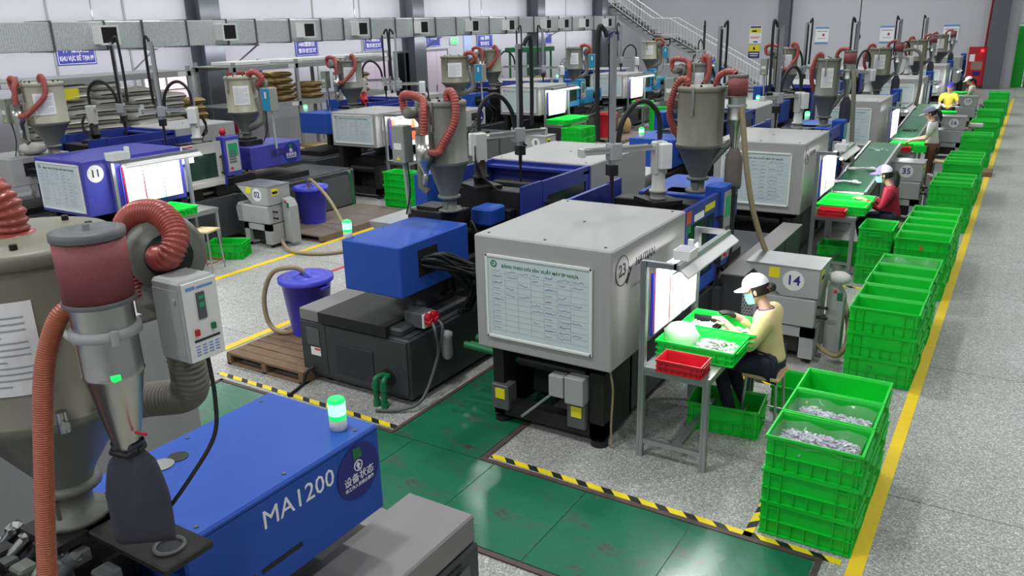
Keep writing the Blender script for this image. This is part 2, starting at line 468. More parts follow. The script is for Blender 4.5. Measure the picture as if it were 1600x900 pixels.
# steel columns
n = 2
def column(x0, x1, y0, y1):
    global n
    if x0 < XL + 1: mb = MB().box(x0, x0 + .03, y0, y1, 0, ZC).box(x1 - .03, x1, y0, y1, 0, ZC).box(x0 + .03, x1 - .03, (y0 + y1) / 2 - .02, (y0 + y1) / 2 + .02, 0, ZC)
    else: mb = MB().box(x0, x1, y0, y0 + .03, 0, ZC).box(x0, x1, y1 - .03, y1, 0, ZC).box((x0 + x1) / 2 - .02, (x0 + x1) / 2 + .02, y0 + .03, y1 - .03, 0, ZC)
    struct('trim_%d' % n, mb, M_steelcol); n += 1
for y in (13.95, 22.25, 30.4, 36.4):
    column(XL, XL + .55, y - .25, y + .35)
column(-10.75, -10.2, YE - .45, YE)
column(-1.77, -1.15, YE - .45, YE)
# panel joints of the left wall as thin battens
for y in (5.0, 6.5, 10.2, 12.0, 18.0, 20.0, 26.0, 33.5):
    struct('trim_%d' % n, MB().box(XL, XL + .02, y, y + .05, 0, ZC), M_rack); n += 1
# two pale doors and one dark glazed door on the left wall
def door(k, y0, y1, top, m, glazed=False):
    d = put('door_%d' % k, None, None, (XL, y0, 0)); d['kind'] = 'structure'
    wdt = y1 - y0
    MB().box(.0, .06, 0, .07, 0, top).box(0, .06, wdt - .07, wdt, 0, top).box(0, .06, .07, wdt - .07, top - .07, top).obj('door_frame', M_alu, d)
    if glazed:
        MB().box(.005, .03, .07, wdt - .07, 0.0, top - .07).obj('door_pane', M_dkglass, d)
        MB().box(.03, .06, wdt * .48, wdt * .52, 0, top - .07).obj('door_rail', M_alu, d)
    else:
        for a in (.07, wdt / 2 + .005):
            MB().box(.005, .05, a, a + wdt / 2 - .075, 0, top - .07).obj('door_leaf', m, d)
        MB().box(.05, .08, wdt / 2 - .08, wdt / 2 - .05, .95, 1.2).obj('door_handle', M_steel, d)
M_pinklit_door = mat('white_door_pink_light', (214, 200, 214), .4, var=.02)  # the doors are white; pinkish light on them is put into the colour
door(1, 19.75, 21.3, 2.47, M_pinklit_door); door(2, 21.5, 22.6, 2.42, None, True); door(3, 23.1, 24.5, 2.42, M_pinklit_door)
# wall_glow_1: glowing panels standing in for tube light on the wall behind the rack
wd_ = put('wall_glow_1', None, None, (XL, 12.2, 0)); wd_['kind'] = 'structure'
M_wallglow = mat('painted_wall_glow', (238, 214, 220), .3, var=.02, emit=((240, 214, 222), .8))
for i in range(2):
    for j in range(2):
        MB().box(.01, .03, .05 + i * .62, .62 + i * .62, 1.5 + j * .36, 1.83 + j * .36).obj('pane', M_wallglow, wd_)
MB().box(0, .05, 0, .05, 1.45, 2.25).box(0, .05, .62, .67, 1.45, 2.25).box(0, .05, 1.24, 1.29, 1.45, 2.25).box(0, .05, .05, 1.24, 1.83, 1.86).box(0, .05, .05, 1.24, 2.2, 2.25).box(0, .05, .05, 1.24, 1.45, 1.5).obj('glow_frame', M_rack, wd_)

# ------------------------------------------------------------------ foil-wrapped air duct along the left wall
dct = thing('air_duct', 'long silver foil-wrapped air duct with square outlets along the left wall', 'duct', (0, 0, 0))
DX0, DX1, DZ0, DZ1 = -17.9, -17.0, 2.87, 3.44
dy = 4.4; k = 0
while dy < 37.0:
    L = 1.16 if k % 3 else .9
    L = min(L, 37.0 - dy)
    MB().rbox(DX0, DX1 + (.01 if k % 2 else 0), dy + .008, dy + L - .008, DZ0, DZ1, .012).obj('duct_section', M_duct, dct)
    MB().box(DX0 - .02, DX1 + .035, dy - .018, dy + .018, DZ0 - .025, DZ1 + .025).obj('duct_flange', M_mid, dct)
    dy += L; k += 1
for y in (10.75, 13.9, 16.55, 18.7, 21.6, 24.5, 26.9, 29.7, 31.2, 33.1, 35.4):
    MB().box(DX1, DX1 + .28, y - .2, y + .2, 2.98, 3.34).box(DX1 + .28, DX1 + .31, y - .22, y - .18, 2.96, 3.36).box(DX1 + .28, DX1 + .31, y + .18, y + .22, 2.96, 3.36) \
        .box(DX1 + .28, DX1 + .31, y - .18, y + .18, 3.32, 3.36).box(DX1 + .28, DX1 + .31, y - .18, y + .18, 2.96, 3.0).obj('outlet_box', M_offw, dct)
    g = MB().box(DX1 + .281, DX1 + .285, y - .18, y + .18, 3.0, 3.32)
    for q in range(7): g.box(DX1 + .285, DX1 + .30, y - .18, y + .18, 3.02 + q * .043, 3.035 + q * .043)
    g.obj('outlet_grille', M_iron, dct)
for y in (12.0, 15.0, 22.9, 30.9, 36.6):
    MB().box(XL + .0, DX1 + .05, y - .03, y + .03, DZ0 - .06, DZ0 - .028).tube([(XL + .05, y, 2.35), (DX1 - .05, y, DZ0 - .05)], .022, 6).obj('bracket', M_steel, dct)
for y in (10.9, 19.2, 26.0):
    MB().cyl((-17.45, y, DZ1), (-17.45, y, ZC), .018, 8).obj('hanger_rod', M_alu, dct)

# blue hanging signs on the left wall
def wall_sign(y0, y1, z0, z1, top, bot, label):
    t = thing('hanging_sign', label, 'sign', (XL + .01, (y0 + y1) / 2, (z0 + z1) / 2), 0, 'blue area signs on the left wall')
    w_, h_ = (y1 - y0) / 2, (z1 - z0) / 2
    MB().box(0, .02, -w_, w_, -h_, h_).obj('sign_panel', M_sign, t)
    b = MB()
    for a in (-h_ + .02, h_ - .03): b.box(.02, .022, -w_ + .02, w_ - .02, a, a + .012)
    for a in (-w_ + .02, w_ - .032): b.box(.02, .022, a, a + .012, -h_ + .03, h_ - .03)
    b.obj('sign_border', M_txtw, t)
    text(top, h_ * .62, M_txtw, t, (.024, 0, h_ * .4), '+x', bold=.015)
    if bot: text(bot, h_ * .62, M_txtw, t, (.024, 0, -h_ * .4), '+x', bold=.015).scale = (1 if len(bot) < 8 else .58, 1, 1)
wall_sign(10.25, 11.15, 2.55, 3.0, 'PP 塑胶区', 'KHU VỰC ĐỂ TẠM PP', 'blue sign reading KHU VUC DE TAM PP under the duct, leftmost of all')
wall_sign(17.2, 18.1, 2.45, 2.9, 'ABS塑胶区', '暂存放区域', 'blue ABS sign with white lettering under the duct above the brown sacks')
wall_sign(20.1, 21.0, 2.5, 2.95, 'PC 塑胶区', '暂存放区域', 'blue sign half hidden by a robot mast above the pink-lit white door')
wall_sign(23.35, 24.1, 2.5, 2.9, '办公室', None, 'blue sign just right of the second wall column, above the dark glazed door')
wall_sign(26.4, 27.5, 2.35, 2.85, 'ABS 原料', '暂存放区', 'blue ABS sign near the hanging exit sign, right of the door group')
wall_sign(31.3, 32.2, 2.35, 2.8, '出口', None, 'small blue sign left of the bright white wall patch at the duct')
wall_sign(37.9, 39.2, 2.25, 2.75, '模具', '存放区', 'blue sign in the dark under the staircase')
ex = thing('exit_sign', 'small lit green exit sign on the left wall below the duct', 'sign', (XL + .01, 24.9, 2.65))
MB().box(0, .06, -.22, .22, -.12, .12).obj('housing', M_offw, ex); MB().box(.06, .065, -.2, .2, -.1, .1).obj('lit_face', M_exit, ex)
MB().box(.065, .07, -.12, -.02, -.05, .05).box(.065, .07, .04, .13, -.012, .012).obj('symbol', M_txtw, ex)
nb = thing('notice_board', 'pale blue notice sheet on the wall right of the exit sign', 'poster', (XL + .01, 25.8, 2.5))
MB().box(0, .02, -.25, .25, -.5, .35).obj('sheet', mat('pale_blue_notice', (170, 190, 222), .5), nb)

# ------------------------------------------------------------------ end wall: staircase, posters, fire cabinet
st = thing('staircase', 'grey steel staircase with white railings along the end wall', 'stairs', (0, 37.3, 0))
for k in range(15):
    x = -14.5 + k * .285; z = 2.38 - (k + 1) * .157
    MB().box(x, x + .31, 0, 1.2, z, z + .04).obj('tread', M_mid, st)
for k in range(9):
    x = -15.4 - (k + 1) * .285; z = 2.38 + (k + 1) * .18
    MB().box(x, x + .31, 0, 1.2, z, z + .04).obj('tread', M_mid, st)
MB().box(-15.4, -14.5, 0, 1.2, 2.32, 2.38).obj('landing', M_mid, st)
for y in (0, 1.16):
    MB().prism([(-14.55, 2.4), (-14.55, 2.12), (-10.3, -.02), (-10.05, 0), (-10.1, .08)], 'y', y, y + .04).prism([(-15.35, 2.4), (-15.35, 2.12), (-18, 3.83), (-18, 4.1)], 'y', y, y + .04) \
        .box(-15.4, -14.5, y, y + .04, 2.12, 2.4).obj('stringer', M_grey, st)
    r = MB()
    r.tube([(-18, y + .02, 4.97), (-15.38, y + .02, 3.28), (-14.6, y + .02, 3.27), (-10.2, y + .02, .92), (-10.2, y + .02, .05)], .028, 6)
    r.tube([(-18, y + .02, 4.3), (-15.38, y + .02, 2.55), (-14.6, y + .02, 2.54), (-10.2, y + .02, .2)], .018, 5)
    r.obj('handrail', M_offw, st)
    def zr(x): return 3.28 + (-15.38 - x) * .645 if x < -15.38 else (3.27 if x < -14.6 else 3.27 - (x + 14.6) * .534)
    for i in range(50):
        x = -17.9 + i * .156
        if x > -10.2: break
        MB().tube([(x, y + .02, zr(x) - .73), (x, y + .02, zr(x))], .017, 5).obj('baluster', M_offw, st)
MB().box(-15.3, -15.18, .1, .22, 0, 2.32).box(-14.75, -14.63, .1, .22, 0, 2.32).obj('post', M_steelcol, st)

def poster(x0, x1, z0, z1, m, label, bands):
    t = thing('poster', label, 'poster', ((x0 + x1) / 2, YE - .005, (z0 + z1) / 2))
    a, b = (x1 - x0) / 2, (z1 - z0) / 2
    MB().box(-a, a, -.015, 0, -b, b).obj('sheet', m, t)
    for (u0, u1, v0, v1, mm) in bands:
        MB().box(-a + 2 * a * u0, -a + 2 * a * u1, -.018, -.0151, -b + 2 * b * v0, -b + 2 * b * v1).obj('print_block', mm, t)
poster(-12.2, -11.6, 1.98, 2.83, M_paper, 'white safety poster with purple heading and yellow band on the end wall', [(.06, .94, .88, .97, M_txtv), (.06, .94, .6, .86, M_label_y), (.2, .6, .66, .74, M_redpaint), (.1, .9, .36, .4, M_inkr), (.1, .8, .3, .34, M_inkr), (.35, .7, .06, .14, M_txtg)])
poster(-12.2, -11.65, 1.3, 1.92, M_navydisc, 'yellow and navy warning notice below the safety poster', [(0, 1, .5, 1, M_label_y), (.42, .58, .62, .82, M_txtk), (.1, .9, .3, .38, M_txtw), (.15, .85, .14, .2, M_txtw)])
for x, lb in ((-8.75, 'leftmost'), (-5.9, 'middle'), (-3.3, 'rightmost')):
    poster(x - .3, x + .3, 1.95, 2.7, M_paper, 'white certificate poster with blue corners, %s of three on the end wall' % lb, [(0, 1, .9, 1, M_inkb), (.1, .9, .72, .78, M_inkk), (.55, .7, .45, .6, M_redpaint), (.2, .8, .3, .34, M_inkk), (0, 1, 0, .1, M_inkb)])
fc = thing('fire_cabinet', 'red fire hose cabinet with a lit alarm lamp beside the right wall column', 'cabinet', (-2.12, YE, 0))
MB().rbox(-.36, .36, -.25, 0, .1, 1.76, .015).obj('cabinet_body', M_redpaint, fc)
MB().box(-.32, .32, -.262, -.25, .15, 1.45).obj('cabinet_door', M_red, fc)
MB().box(-.2, .22, -.268, -.262, .8, 1.15).obj('door_window', mat('hose_window', (150, 130, 110), .3, var=.6, scale=30), fc)
MB().box(-.3, -.1, -.268, -.262, 1.15, 1.45).obj('notice_sheet', M_paper, fc)
MB().box(-.1, .18, -.268, -.262, .55, .72).obj('label_plate', M_navydisc, fc)
MB().ball((.16, -.27, 1.6), .06).obj('alarm_lamp', M_redled, fc)
rp = MB().cyl((-1.9, YE - .1, 1.75), (-1.75, YE - .1, ZC), .035, 8).obj('sprinkler_pipe', M_redpaint)
tag(rp, 'thin red fire pipe rising beside the right wall column', 'pipe')
ch = MB().tube([(-5.6, 33, ZC), (-5.6, 33, 2.5)], .02, 6).lathe([(.07, 0), (.09, .1), (.05, .2)], 10, 0, (-5.6, 33, 2.35)).obj('hanging_cable', M_black)
tag(ch, 'dark cable hanging from the roof before the end wall', 'cable')
for k, (y, z0, z1) in enumerate(((36.9, .2, 2.0), (38.4, .2, 2.2))):
    t = MB()
    nx = 9
    for i in range(nx):
        for j in range(nx):
            pass
    vs = [(XL + .08 + random.uniform(0, .07), y - .55 + 1.1 * i / nx, z0 + (z1 - z0) * j / nx) for i in range(nx + 1) for j in range(nx + 1)]
    t.add(vs, [(i * (nx + 1) + j, (i + 1) * (nx + 1) + j, (i + 1) * (nx + 1) + j + 1, i * (nx + 1) + j + 1) for i in range(nx) for j in range(nx)])
    t.box(XL + .01, XL + .05, y - .55, y + .55, z0, z1)
    tag(t.obj('foil_panel', M_foil), ['crumpled foil insulation panel in the corner, left of the other', 'crumpled foil insulation panel in the corner, right of the other, under the stairs'][k], 'panel')
# ------------------------------------------------------------------ injection moulding machines
def machine(label, xc, y, rev=False, c1=1.46, g1=2.38, p1=2.66, cov=(2.66, 3.72), hop=2.87, L=4.9, hw=.59, cz=(.69, 1.62), covz=(1.02, 1.45), covx=(-.36, .36),
            mc=M_white, mg=M_navy, md=M_navy, mcov=M_blue, mp=M_blue, lamp=None, hole=1, bed=.62, frontrow=False, lampm=None, dense=0, panel=True):
    t = thing('injection_molding_machine', label, 'machine', (xc, y, 0), math.pi if rev else 0, 'injection moulding machines')
    # beds
    MB().rbox(-.5, .5, .55, p1, .1, bed, .012).obj('clamp_bed', M_dark, t)
    MB().rbox(-.62, .62, p1 - .1, L, .06, bed, .015).box(-.6, .6, p1, L - .02, bed, bed + .012).obj('injection_bed', M_dark, t)
    MB().box(.62, .63, p1 + .1, L - .9, .12, bed - .08).box(.62, .63, L - .82, L - .1, .12, bed - .08).obj('bed_panel', M_mid, t)
    # clamp frame with feet under the cover
    b = MB().box(-.5, -.4, .08, .6, .08, cz[0]).box(.38, .5, .08, .6, .08, .62).box(-.5, .5, .08, .2, .08, .2).box(-.45, .45, .3, .6, .45, .72)
    b.lathe([(.12, 0), (.13, .1), (.1, .16)], 14, 0, (0, .42, .45)).cyl((-.3, .2, .55), (.3, .2, .55), .05, 10)
    b.obj('clamp_frame', M_iron, t)
    for fx in (-.45, .44):
        MB().cyl((fx, .14, 0), (fx, .14, .05), .07, 14).cyl((fx, .14, .05), (fx, .14, .1), .025, 8).obj('levelling_foot', M_black, t)
        MB().cyl((fx, L - .15, 0), (fx, L - .15, .05), .07, 14).cyl((fx, L - .15, .05), (fx, L - .15, .1), .025, 8).obj('levelling_foot', M_black, t)
    # clamp cover
    MB().rbox(-hw, hw, 0, c1, cz[0], cz[1], .012).obj('clamp_cover', mc, t)
    MB().box(-hw + .02, hw - .02, c1 - .1, c1 + .005, .2, cz[1] - .05).obj('cover_end', M_iron, t)
    s = MB()
    for bx, by in ((-.5, .08), (.5, .08), (-.5, c1 - .08), (.5, c1 - .08), (0, c1 / 2), (.0, .08)):
        s.cyl((bx * hw / .59, by, cz[1]), (bx * hw / .59, by, cz[1] + .006), .012, 8)
    s.obj('cover_bolt', M_mid, t)['kind'] = 'stuff'
    # mould space: platens, tie bars
    MB().rbox(-.42, .42, c1 + .18, c1 + .38, bed, 1.42, .01).obj('moving_platen', M_iron, t)
    MB().rbox(-.45, .45, g1 - .12, g1 + .1, bed, 1.5 if panel else 1.1, .01).obj('fixed_platen', M_iron, t)
    MB().rbox(-.26, .26, c1 + .38, g1 - .13, .8, 1.3, .01).obj('mould', M_steel, t)
    for bx in (-.34, .34):
        for bz in (.8, 1.34):
            MB().cyl((bx, c1, bz), (bx, g1, bz), .035, 10).obj('tie_bar', M_steel, t)
    # guards: operator door with window, rear guard, top rail
    for sd in ((-1, 1) if panel else ()):
        xo = sd * (hw - .01); xi = sd * (hw - .05); a, c = min(xo, xi), max(xo, xi)
        z0, z1 = cz[0] + .07, cz[1] - .01
        ya, yb = c1 + .01, g1 - .02
        MB().box(a, c, ya, yb, z0, z0 + .13).box(a, c, ya, yb, z1 - .16, z1).box(a, c, ya, ya + .09, z0 + .13, z1 - .16).box(a, c, yb - .1, yb, z0 + .13, z1 - .16).obj('guard_door', md if sd > 0 else mg, t)
        MB().box(a + .012, c - .012, ya + .09, yb - .1, z0 + .13, z1 - .16).obj('door_window', M_glass if sd > 0 else M_dkglass, t)
        MB().tube([(xo + sd * .05, yb - .04, z0 + .15), (xo + sd * .05, yb - .04, z1 - .2)], .016, 8).box(min(xo, xo + sd * .06), max(xo, xo + sd * .06), yb - .055, yb - .025, z0 + .17, z0 + .2) \
            .box(min(xo, xo + sd * .06), max(xo, xo + sd * .06), yb - .055, yb - .025, z1 - .25, z1 - .22).obj('door_handle', M_black, t)
        if panel: MB().box(a, c, g1 - .01, p1 - .02 if sd < 0 else g1 + .02, cz[0] + .05, cz[1]).obj('rear_guard', mg, t)
    MB().box(-hw, hw, c1, c1 + .03, 1.3, cz[1] - .02).box(-hw + .01, hw - .01, c1 + .03, c1 + .16, cz[1] - .09, cz[1] - .06).obj('top_guard', mg, t)
    # control panel on the operator side
    if panel:
        MB().rbox(hw - .16, hw + .02, g1 + .02, p1 - .01, cz[0] + .18, cz[1] + .04, .01).obj('control_cabinet', mp, t)
        pn = MB().box(hw + .02, hw + .03, g1 + .05, p1 - .04, cz[0] + .25, cz[1] - .02).obj('control_panel', M_grey, t)
        MB().box(hw + .03, hw + .034, g1 + .08, p1 - .07, cz[1] - .26, cz[1] - .07).obj('screen', M_screen, pn)
        kb = MB()
        for i in range(4):
            for j in range(5): kb.box(hw + .03, hw + .036, g1 + .08 + i * .034, g1 + .105 + i * .034, cz[0] + .38 + j * .04, cz[0] + .405 + j * .04)
        kb.obj('keypad', M_mid, pn)['kind'] = 'stuff'
        MB().cyl((hw + .03, g1 + .1, cz[0] + .3), (hw + .055, g1 + .1, cz[0] + .3), .018, 10).obj('stop_button', M_red, pn)

    # injection unit
    MB().cyl((0, g1 + .1, 1.08), (0, cov[0] + .05, 1.08), .075, 14).obj('heating_barrel', M_steel, t)
    hb = MB()
    q = g1 + .14
    while q < cov[0] - .03:
        hb.cyl((0, q, 1.08), (0, q + .07, 1.08), .088, 14); q += .1
    if hb.v: hb.obj('heater_band', M_iron, t)['kind'] = 'stuff'
    MB().box(-.4, .4, g1 + .1, cov[1] + .1, bed, bed + .1).box(-.3, -.2, g1 + .1, cov[0] + .1, bed + .1, .95).box(.2, .3, g1 + .1, cov[0] + .1, bed + .1, .95).obj('carriage', M_iron, t)
    fw = .2 if panel else .09
    MB().rbox(-fw, fw, hop - fw, hop + .17, 1.2, 1.47, .008).box(-.12, .12, hop - .12, hop + .12, 1.47, 1.5).obj('feed_block', M_iron, t)
    cv = MB().rbox(covx[0], covx[1], cov[0], cov[1], covz[0], covz[1], .01).obj('injection_cover', mcov, t)
    sc = MB()
    for q in range(3):
        yy = cov[0] + .1 + q * (cov[1] - cov[0] - .2) / 2
        for xx in (covx[0] + .05, covx[1] - .05): sc.cyl((xx, yy, covz[1]), (xx, yy, covz[1] + .004), .009, 8)
    sc.obj('cover_bolt', M_mid, cv)['kind'] = 'stuff'
    if hole:
        x0 = covx[1] if hole > 0 else covx[0]
        ym = (cov[0] + cov[1]) / 2
        MB().box(min(x0, x0 + hole * .003), max(x0, x0 + hole * .003), ym - .02, ym + .26, covz[0] + .13, covz[1] - .08).obj('cable_opening', M_black, cv)
        for q in range(5 + dense * 5):
            yy = ym + .05 + random.uniform(0, .17); zz = covz[1] - .16 - random.uniform(0, .12)
            MB().tube(smooth([(x0 - hole * .0, yy, zz), (x0 + hole * .12, yy - .1, zz + random.uniform(-.05, .02)), (x0 + hole * random.uniform(.12, .24), yy - .35 - random.uniform(0, .3), .95 + random.uniform(-.1, .05)),
                              (x0 + hole * random.uniform(0.05, .2), yy - .4 - random.uniform(0, .35), bed + .01)], 6), random.choice((.013, .018, .024)), 7).obj('cable', M_black, t)
    if dense:
        for q in range(14):
            xx = random.uniform(-.4, .4); yy = random.uniform(g1 + .1, cov[0] + .1)
            MB().tube(smooth([(xx, yy, bed + .1), (xx + random.uniform(-.15, .15), yy + random.uniform(-.1, .2), 1.1 + random.uniform(0, .25)), (xx + random.uniform(-.3, .3), yy + random.uniform(-.2, .2), 1.0)], 6), random.choice((.01, .014, .02)), 6).obj('hose', M_black, t)
        MB().rbox(-.38, -.14, g1 + .25, g1 + .55, 1.22, 1.4, .02).obj('motor_cover', M_blue, t)
        for q in range(8):
            MB().rbox(-.42 + (q % 4) * .2, -.3 + (q % 4) * .2, g1 + .12 + (q // 4) * .25, g1 + .24 + (q // 4) * .25, 1.05, 1.2 + random.uniform(0, .16), .01).obj('valve_block', M_iron, t)
    if lamp:
        lx, ly = lamp; z = covz[1]
        bl = MB().lathe([(.036, 0), (.04, .012), (.04, .05), (.036, .052)], 16, 0, (lx, ly, z)).obj('beacon_base', M_offw, t)
        MB().lathe([(.036, .05), (.04, .055), (.04, .075)], 16, 0, (lx, ly, z)).obj('beacon_ring', lampm or M_lampg, bl)
        MB().lathe([(.04, .135), (.037, .15), (.02, .157), (.0002, .158)], 16, 0, (lx, ly, z)).obj('beacon_lens', lampm or M_lampg, bl)
        MB().lathe([(.0398, .075), (.0398, .135)], 16, 0, (lx, ly, z), None, False).obj('beacon_glow', lampm or M_lampw, bl)
    return t

def disc_sign(s, r, parent, loc, face, txt=None, size=None, m=M_offw, tm=M_txtv, ring=None, name='number_sticker'):
    mb = MB().lathe([(r, 0), (r, .003)], 28)
    o = mb.obj(name, m, parent, loc)
    o.rotation_euler = {'-y': (math.pi / 2, 0, 0), '+x': (math.pi / 2, 0, math.pi / 2), '-x': (math.pi / 2, 0, -math.pi / 2)}[face]
    if ring:
        MB().lathe([(r, .003), (r, .005), (r * .93, .005), (r * .93, .003)], 28, 0, (0, 0, 0), None, False).obj('ring', ring, o)
    if txt: text(txt, size or r * 1.1, tm, o, (0, 0, .005), '+z', bold=.02)
    return o

def status_disc(parent, loc, face='+x', r=.17, full=True):
    d = disc_sign('', r, parent, loc, face, m=M_navydisc, name='status_disc')
    MB().prism([(-r * .2, r * .48), (r * .2, r * .5), (r * .13, r * .86), (-r * .22, r * .9)], 'z', .004, .006).obj('green_tag', M_txtg if not full else M_gpipe, d)
    if full:
        text('设备状态', r * .36, M_txtw, d, (0, -r * .2, .005), '+z'); text('非工作人员禁止操作', r * .155, M_txtw, d, (0, -r * .48, .005), '+z')
        MB().lathe([(r * .2, 0), (r * .2, .003), (r * .165, .003), (r * .165, 0)], 20, 0, (0, r * .22, .003), None, False).prism([(-r * .04, r * .1), (r * .04, r * .1), (r * .04, r * .22), (r * .1, r * .22), (0, r * .35), (-r * .1, r * .22), (-r * .04, r * .22)], 'z', .003, .006).obj('arrow_mark', M_txtw, d)
    else:
        MB().box(-r * .5, r * .5, -r * .35, -r * .15, .003, .005).box(-r * .06, r * .06, 0, r * .3, .003, .005).obj('arrow_mark', M_txtw, d)
    return d

# right-hand column, clamp end towards the camera
RX = -2.91
m0 = machine('blue machine lettered MA1200 in the near left corner below the filter hopper', -2.7, -1.21, lamp=(.23, 3.60), cov=(2.66, 3.72), bed=.62, L=4.12, covz=(.97, 1.41), hole=0, dense=1, hop=2.48, panel=False)
cv0 = [c for c in KIDS[m0.name] if c.name.startswith('injection_cover')][0]
text('MA1200', .118, M_txtw, cv0, (.361, 3.215, 1.295), '+x', .0015)
status_disc(cv0, (.361, 3.565, 1.245), '+x', .135)
MB().box(.36, .363, 2.98, 3.2, 1.075, 1.095).obj('slot', M_black, cv0)
MB().lathe([(.05, 0), (.052, .004)], 18, 0, (-.2, 2.98, 1.41)).obj('plug_cap', M_steel, cv0)
MB().lathe([(.045, 0), (.045, .002)], 18, 0, (-.2, 3.06, 1.411)).obj('plug_hole', M_black, cv0)
MB().box(-.3605, .36, 2.66, 3.72, 1.385, 1.388).obj('cover_seam', M_dark, cv0)
# grey machine cabinet beside it
MB().rbox(-.62, .6, 3.25, 4.08, .632, .645, .004).obj('bed_cover', M_basetop, m0)
MB().rbox(.2, .62, 3.3, 4.09, .645, .80, .01).obj('side_cabinet', M_basetop, m0)
v = MB()
for q in range(8): v.box(.62, .628, 3.5 + 0, 3.95, .25 + q * .045, .275 + q * .045)
v.obj('vent_grille', M_black, m0)

m23 = machine('white and blue machine number 23, nearest whole machine beside the seated worker in cream', RX, 5.0, lamp=(-.1, 3.55), dense=0, lampm=None, covz=(1.1, 1.5))
disc_sign('', .115, m23, (.5915, .165, 1.44), '+x', '23', .13, m=M_white, tm=M_txtk, ring=M_txtk)
text('HAITIAN', .095, M_txtk, m23, (.592, .60, 1.44), '+x'); text('Golden', .06, M_inkk, m23, (.592, .42, 1.27), '+x')
MB().prism([(.2, 1.36), (.26, 1.42), (.31, 1.38), (.29, 1.44), (.34, 1.42), (.26, 1.31)], 'x', .591, .594).obj('logo_mark', M_txtk, m23)
dw = [c for c in KIDS[m23.name] if c.name.startswith('guard_door')]
MB().box(.582, .585, 1.49, 1.62, 1.48, 1.59).obj('warning_label', M_orange, m23)
MB().box(.5855, .587, 1.50, 1.61, 1.40, 1.475).obj('safety_label', M_gpipe, m23)
MB().box(.581, .584, 1.7, 1.95, 1.47, 1.53).obj('paper_label', M_paper, m23)
MB().box(.581, .584, 1.98, 2.25, 1.5, 1.56).obj('yellow_label', M_label_y, m23)
MB().box(.581, .583, 1.52, 2.3, .78, .9).obj('door_foot', M_blue, m23)
# side box of the injection bed, with a shiny top
MB().rbox(.62, .82, 2.5, 4.85, .08, .78, .012).obj('side_cabinet', M_dark, m23)
MB().box(.60, .83, 2.5, 4.86, .78, .792).obj('cabinet_top', M_basetop, m23)
for sy in (3.3, 4.1): MB().box(.82, .823, sy, sy + .006, .1, .76).obj('panel_gap', M_black, m23)
# under the clamp of 23: junction boxes with yellow labels
for bx, w_ in ((-.42, .16), (.28, .16)):
    jb = MB().rbox(bx - w_ / 2, bx + w_ / 2, .04, .18, .14, .36, .008).obj('junction_box', M_mid, m23)
    MB().box(bx - .04, bx + .05, .035, .04, .24, .33).obj('yellow_label', M_label_y, jb)
MB().rbox(.05, .18, .02, .12, .38, .56, .006).rbox(.2, .36, .0, .12, .36, .58, .006).obj('grey_box', M_grey, m23)
MB().tube([(-.2, .02, .14), (.08, .06, .40)], .012, 6).obj('lever', M_alu, m23)
MB().tube(smooth([(.52, .12, .68), (.55, .13, .5), (.54, .13, .2), (.55, .12, .02)]), .009, 6).obj('yellow_cable', M_beige, m23)
for k in range(4):
    MB().cyl((-.9 + .0, 0.25 + k * .09, .55 - .03 * (k % 2)), (-.35, 0.3 + k * .09, .5), .03, 9).obj('water_hose', M_gpipe, m23)

MB().cyl((.62, 2.66, 1.2), (.62, 2.66, 1.62), .028, 10).prism([(2.72, 1.5), (2.95, 1.5), (2.95, 1.46), (2.86, 1.22), (2.82, 1.22), (2.84, 1.46), (2.72, 1.46)], 'x', .5, .58).obj('black_bracket', M_black, m23)
m35 = machine('white machine above the worker in red, clamp box second in the right-hand row', RX, 10.75, lamp=(-.2, 3.6), covz=(1.08, 1.5))
text('HAITIAN', .09, M_txtk, m35, (.592, .45, 1.45), '+x')
disc_sign('', .1, m35, (.592, .13, 1.44), '+x', '24', .11, m=M_white, tm=M_txtk, ring=M_txtk)
mR3 = machine('white machine behind the second inclined conveyor, third in the right-hand row', RX, 16.8, mg=M_blue, md=M_blue)
mR4 = machine('white machine behind the worker in yellow, fourth in the right-hand row', RX, 23.1)
mR5 = machine('far white machine with dark face, fifth in the right-hand row', RX, 29.3)
mR6 = machine('farthest white machine in front of the fire cabinet, last of the right-hand row', RX, 35.0)

# middle column, injection end towards the camera
CX = -4.79
m_c0 = machine('pale machine mostly hidden behind the near filter hopper at the left edge', CX, 2.85, True, c1=1.55, g1=2.8, p1=3.0, cov=(3.2, 4.0), hop=3.6, hw=.64, mc=M_white)
mC1 = machine('machine with the royal blue injection box and green beacon in the centre of the picture', CX, 9.85, True, c1=1.6, g1=2.7, p1=3.1, cov=(3.85, 4.85), hop=3.66, L=4.92, hw=.68,
              lamp=(.12 - .0, 4.76), covz=(.96, 1.41), covx=(-.53, .12), hole=-1, dense=2, lampm=None)
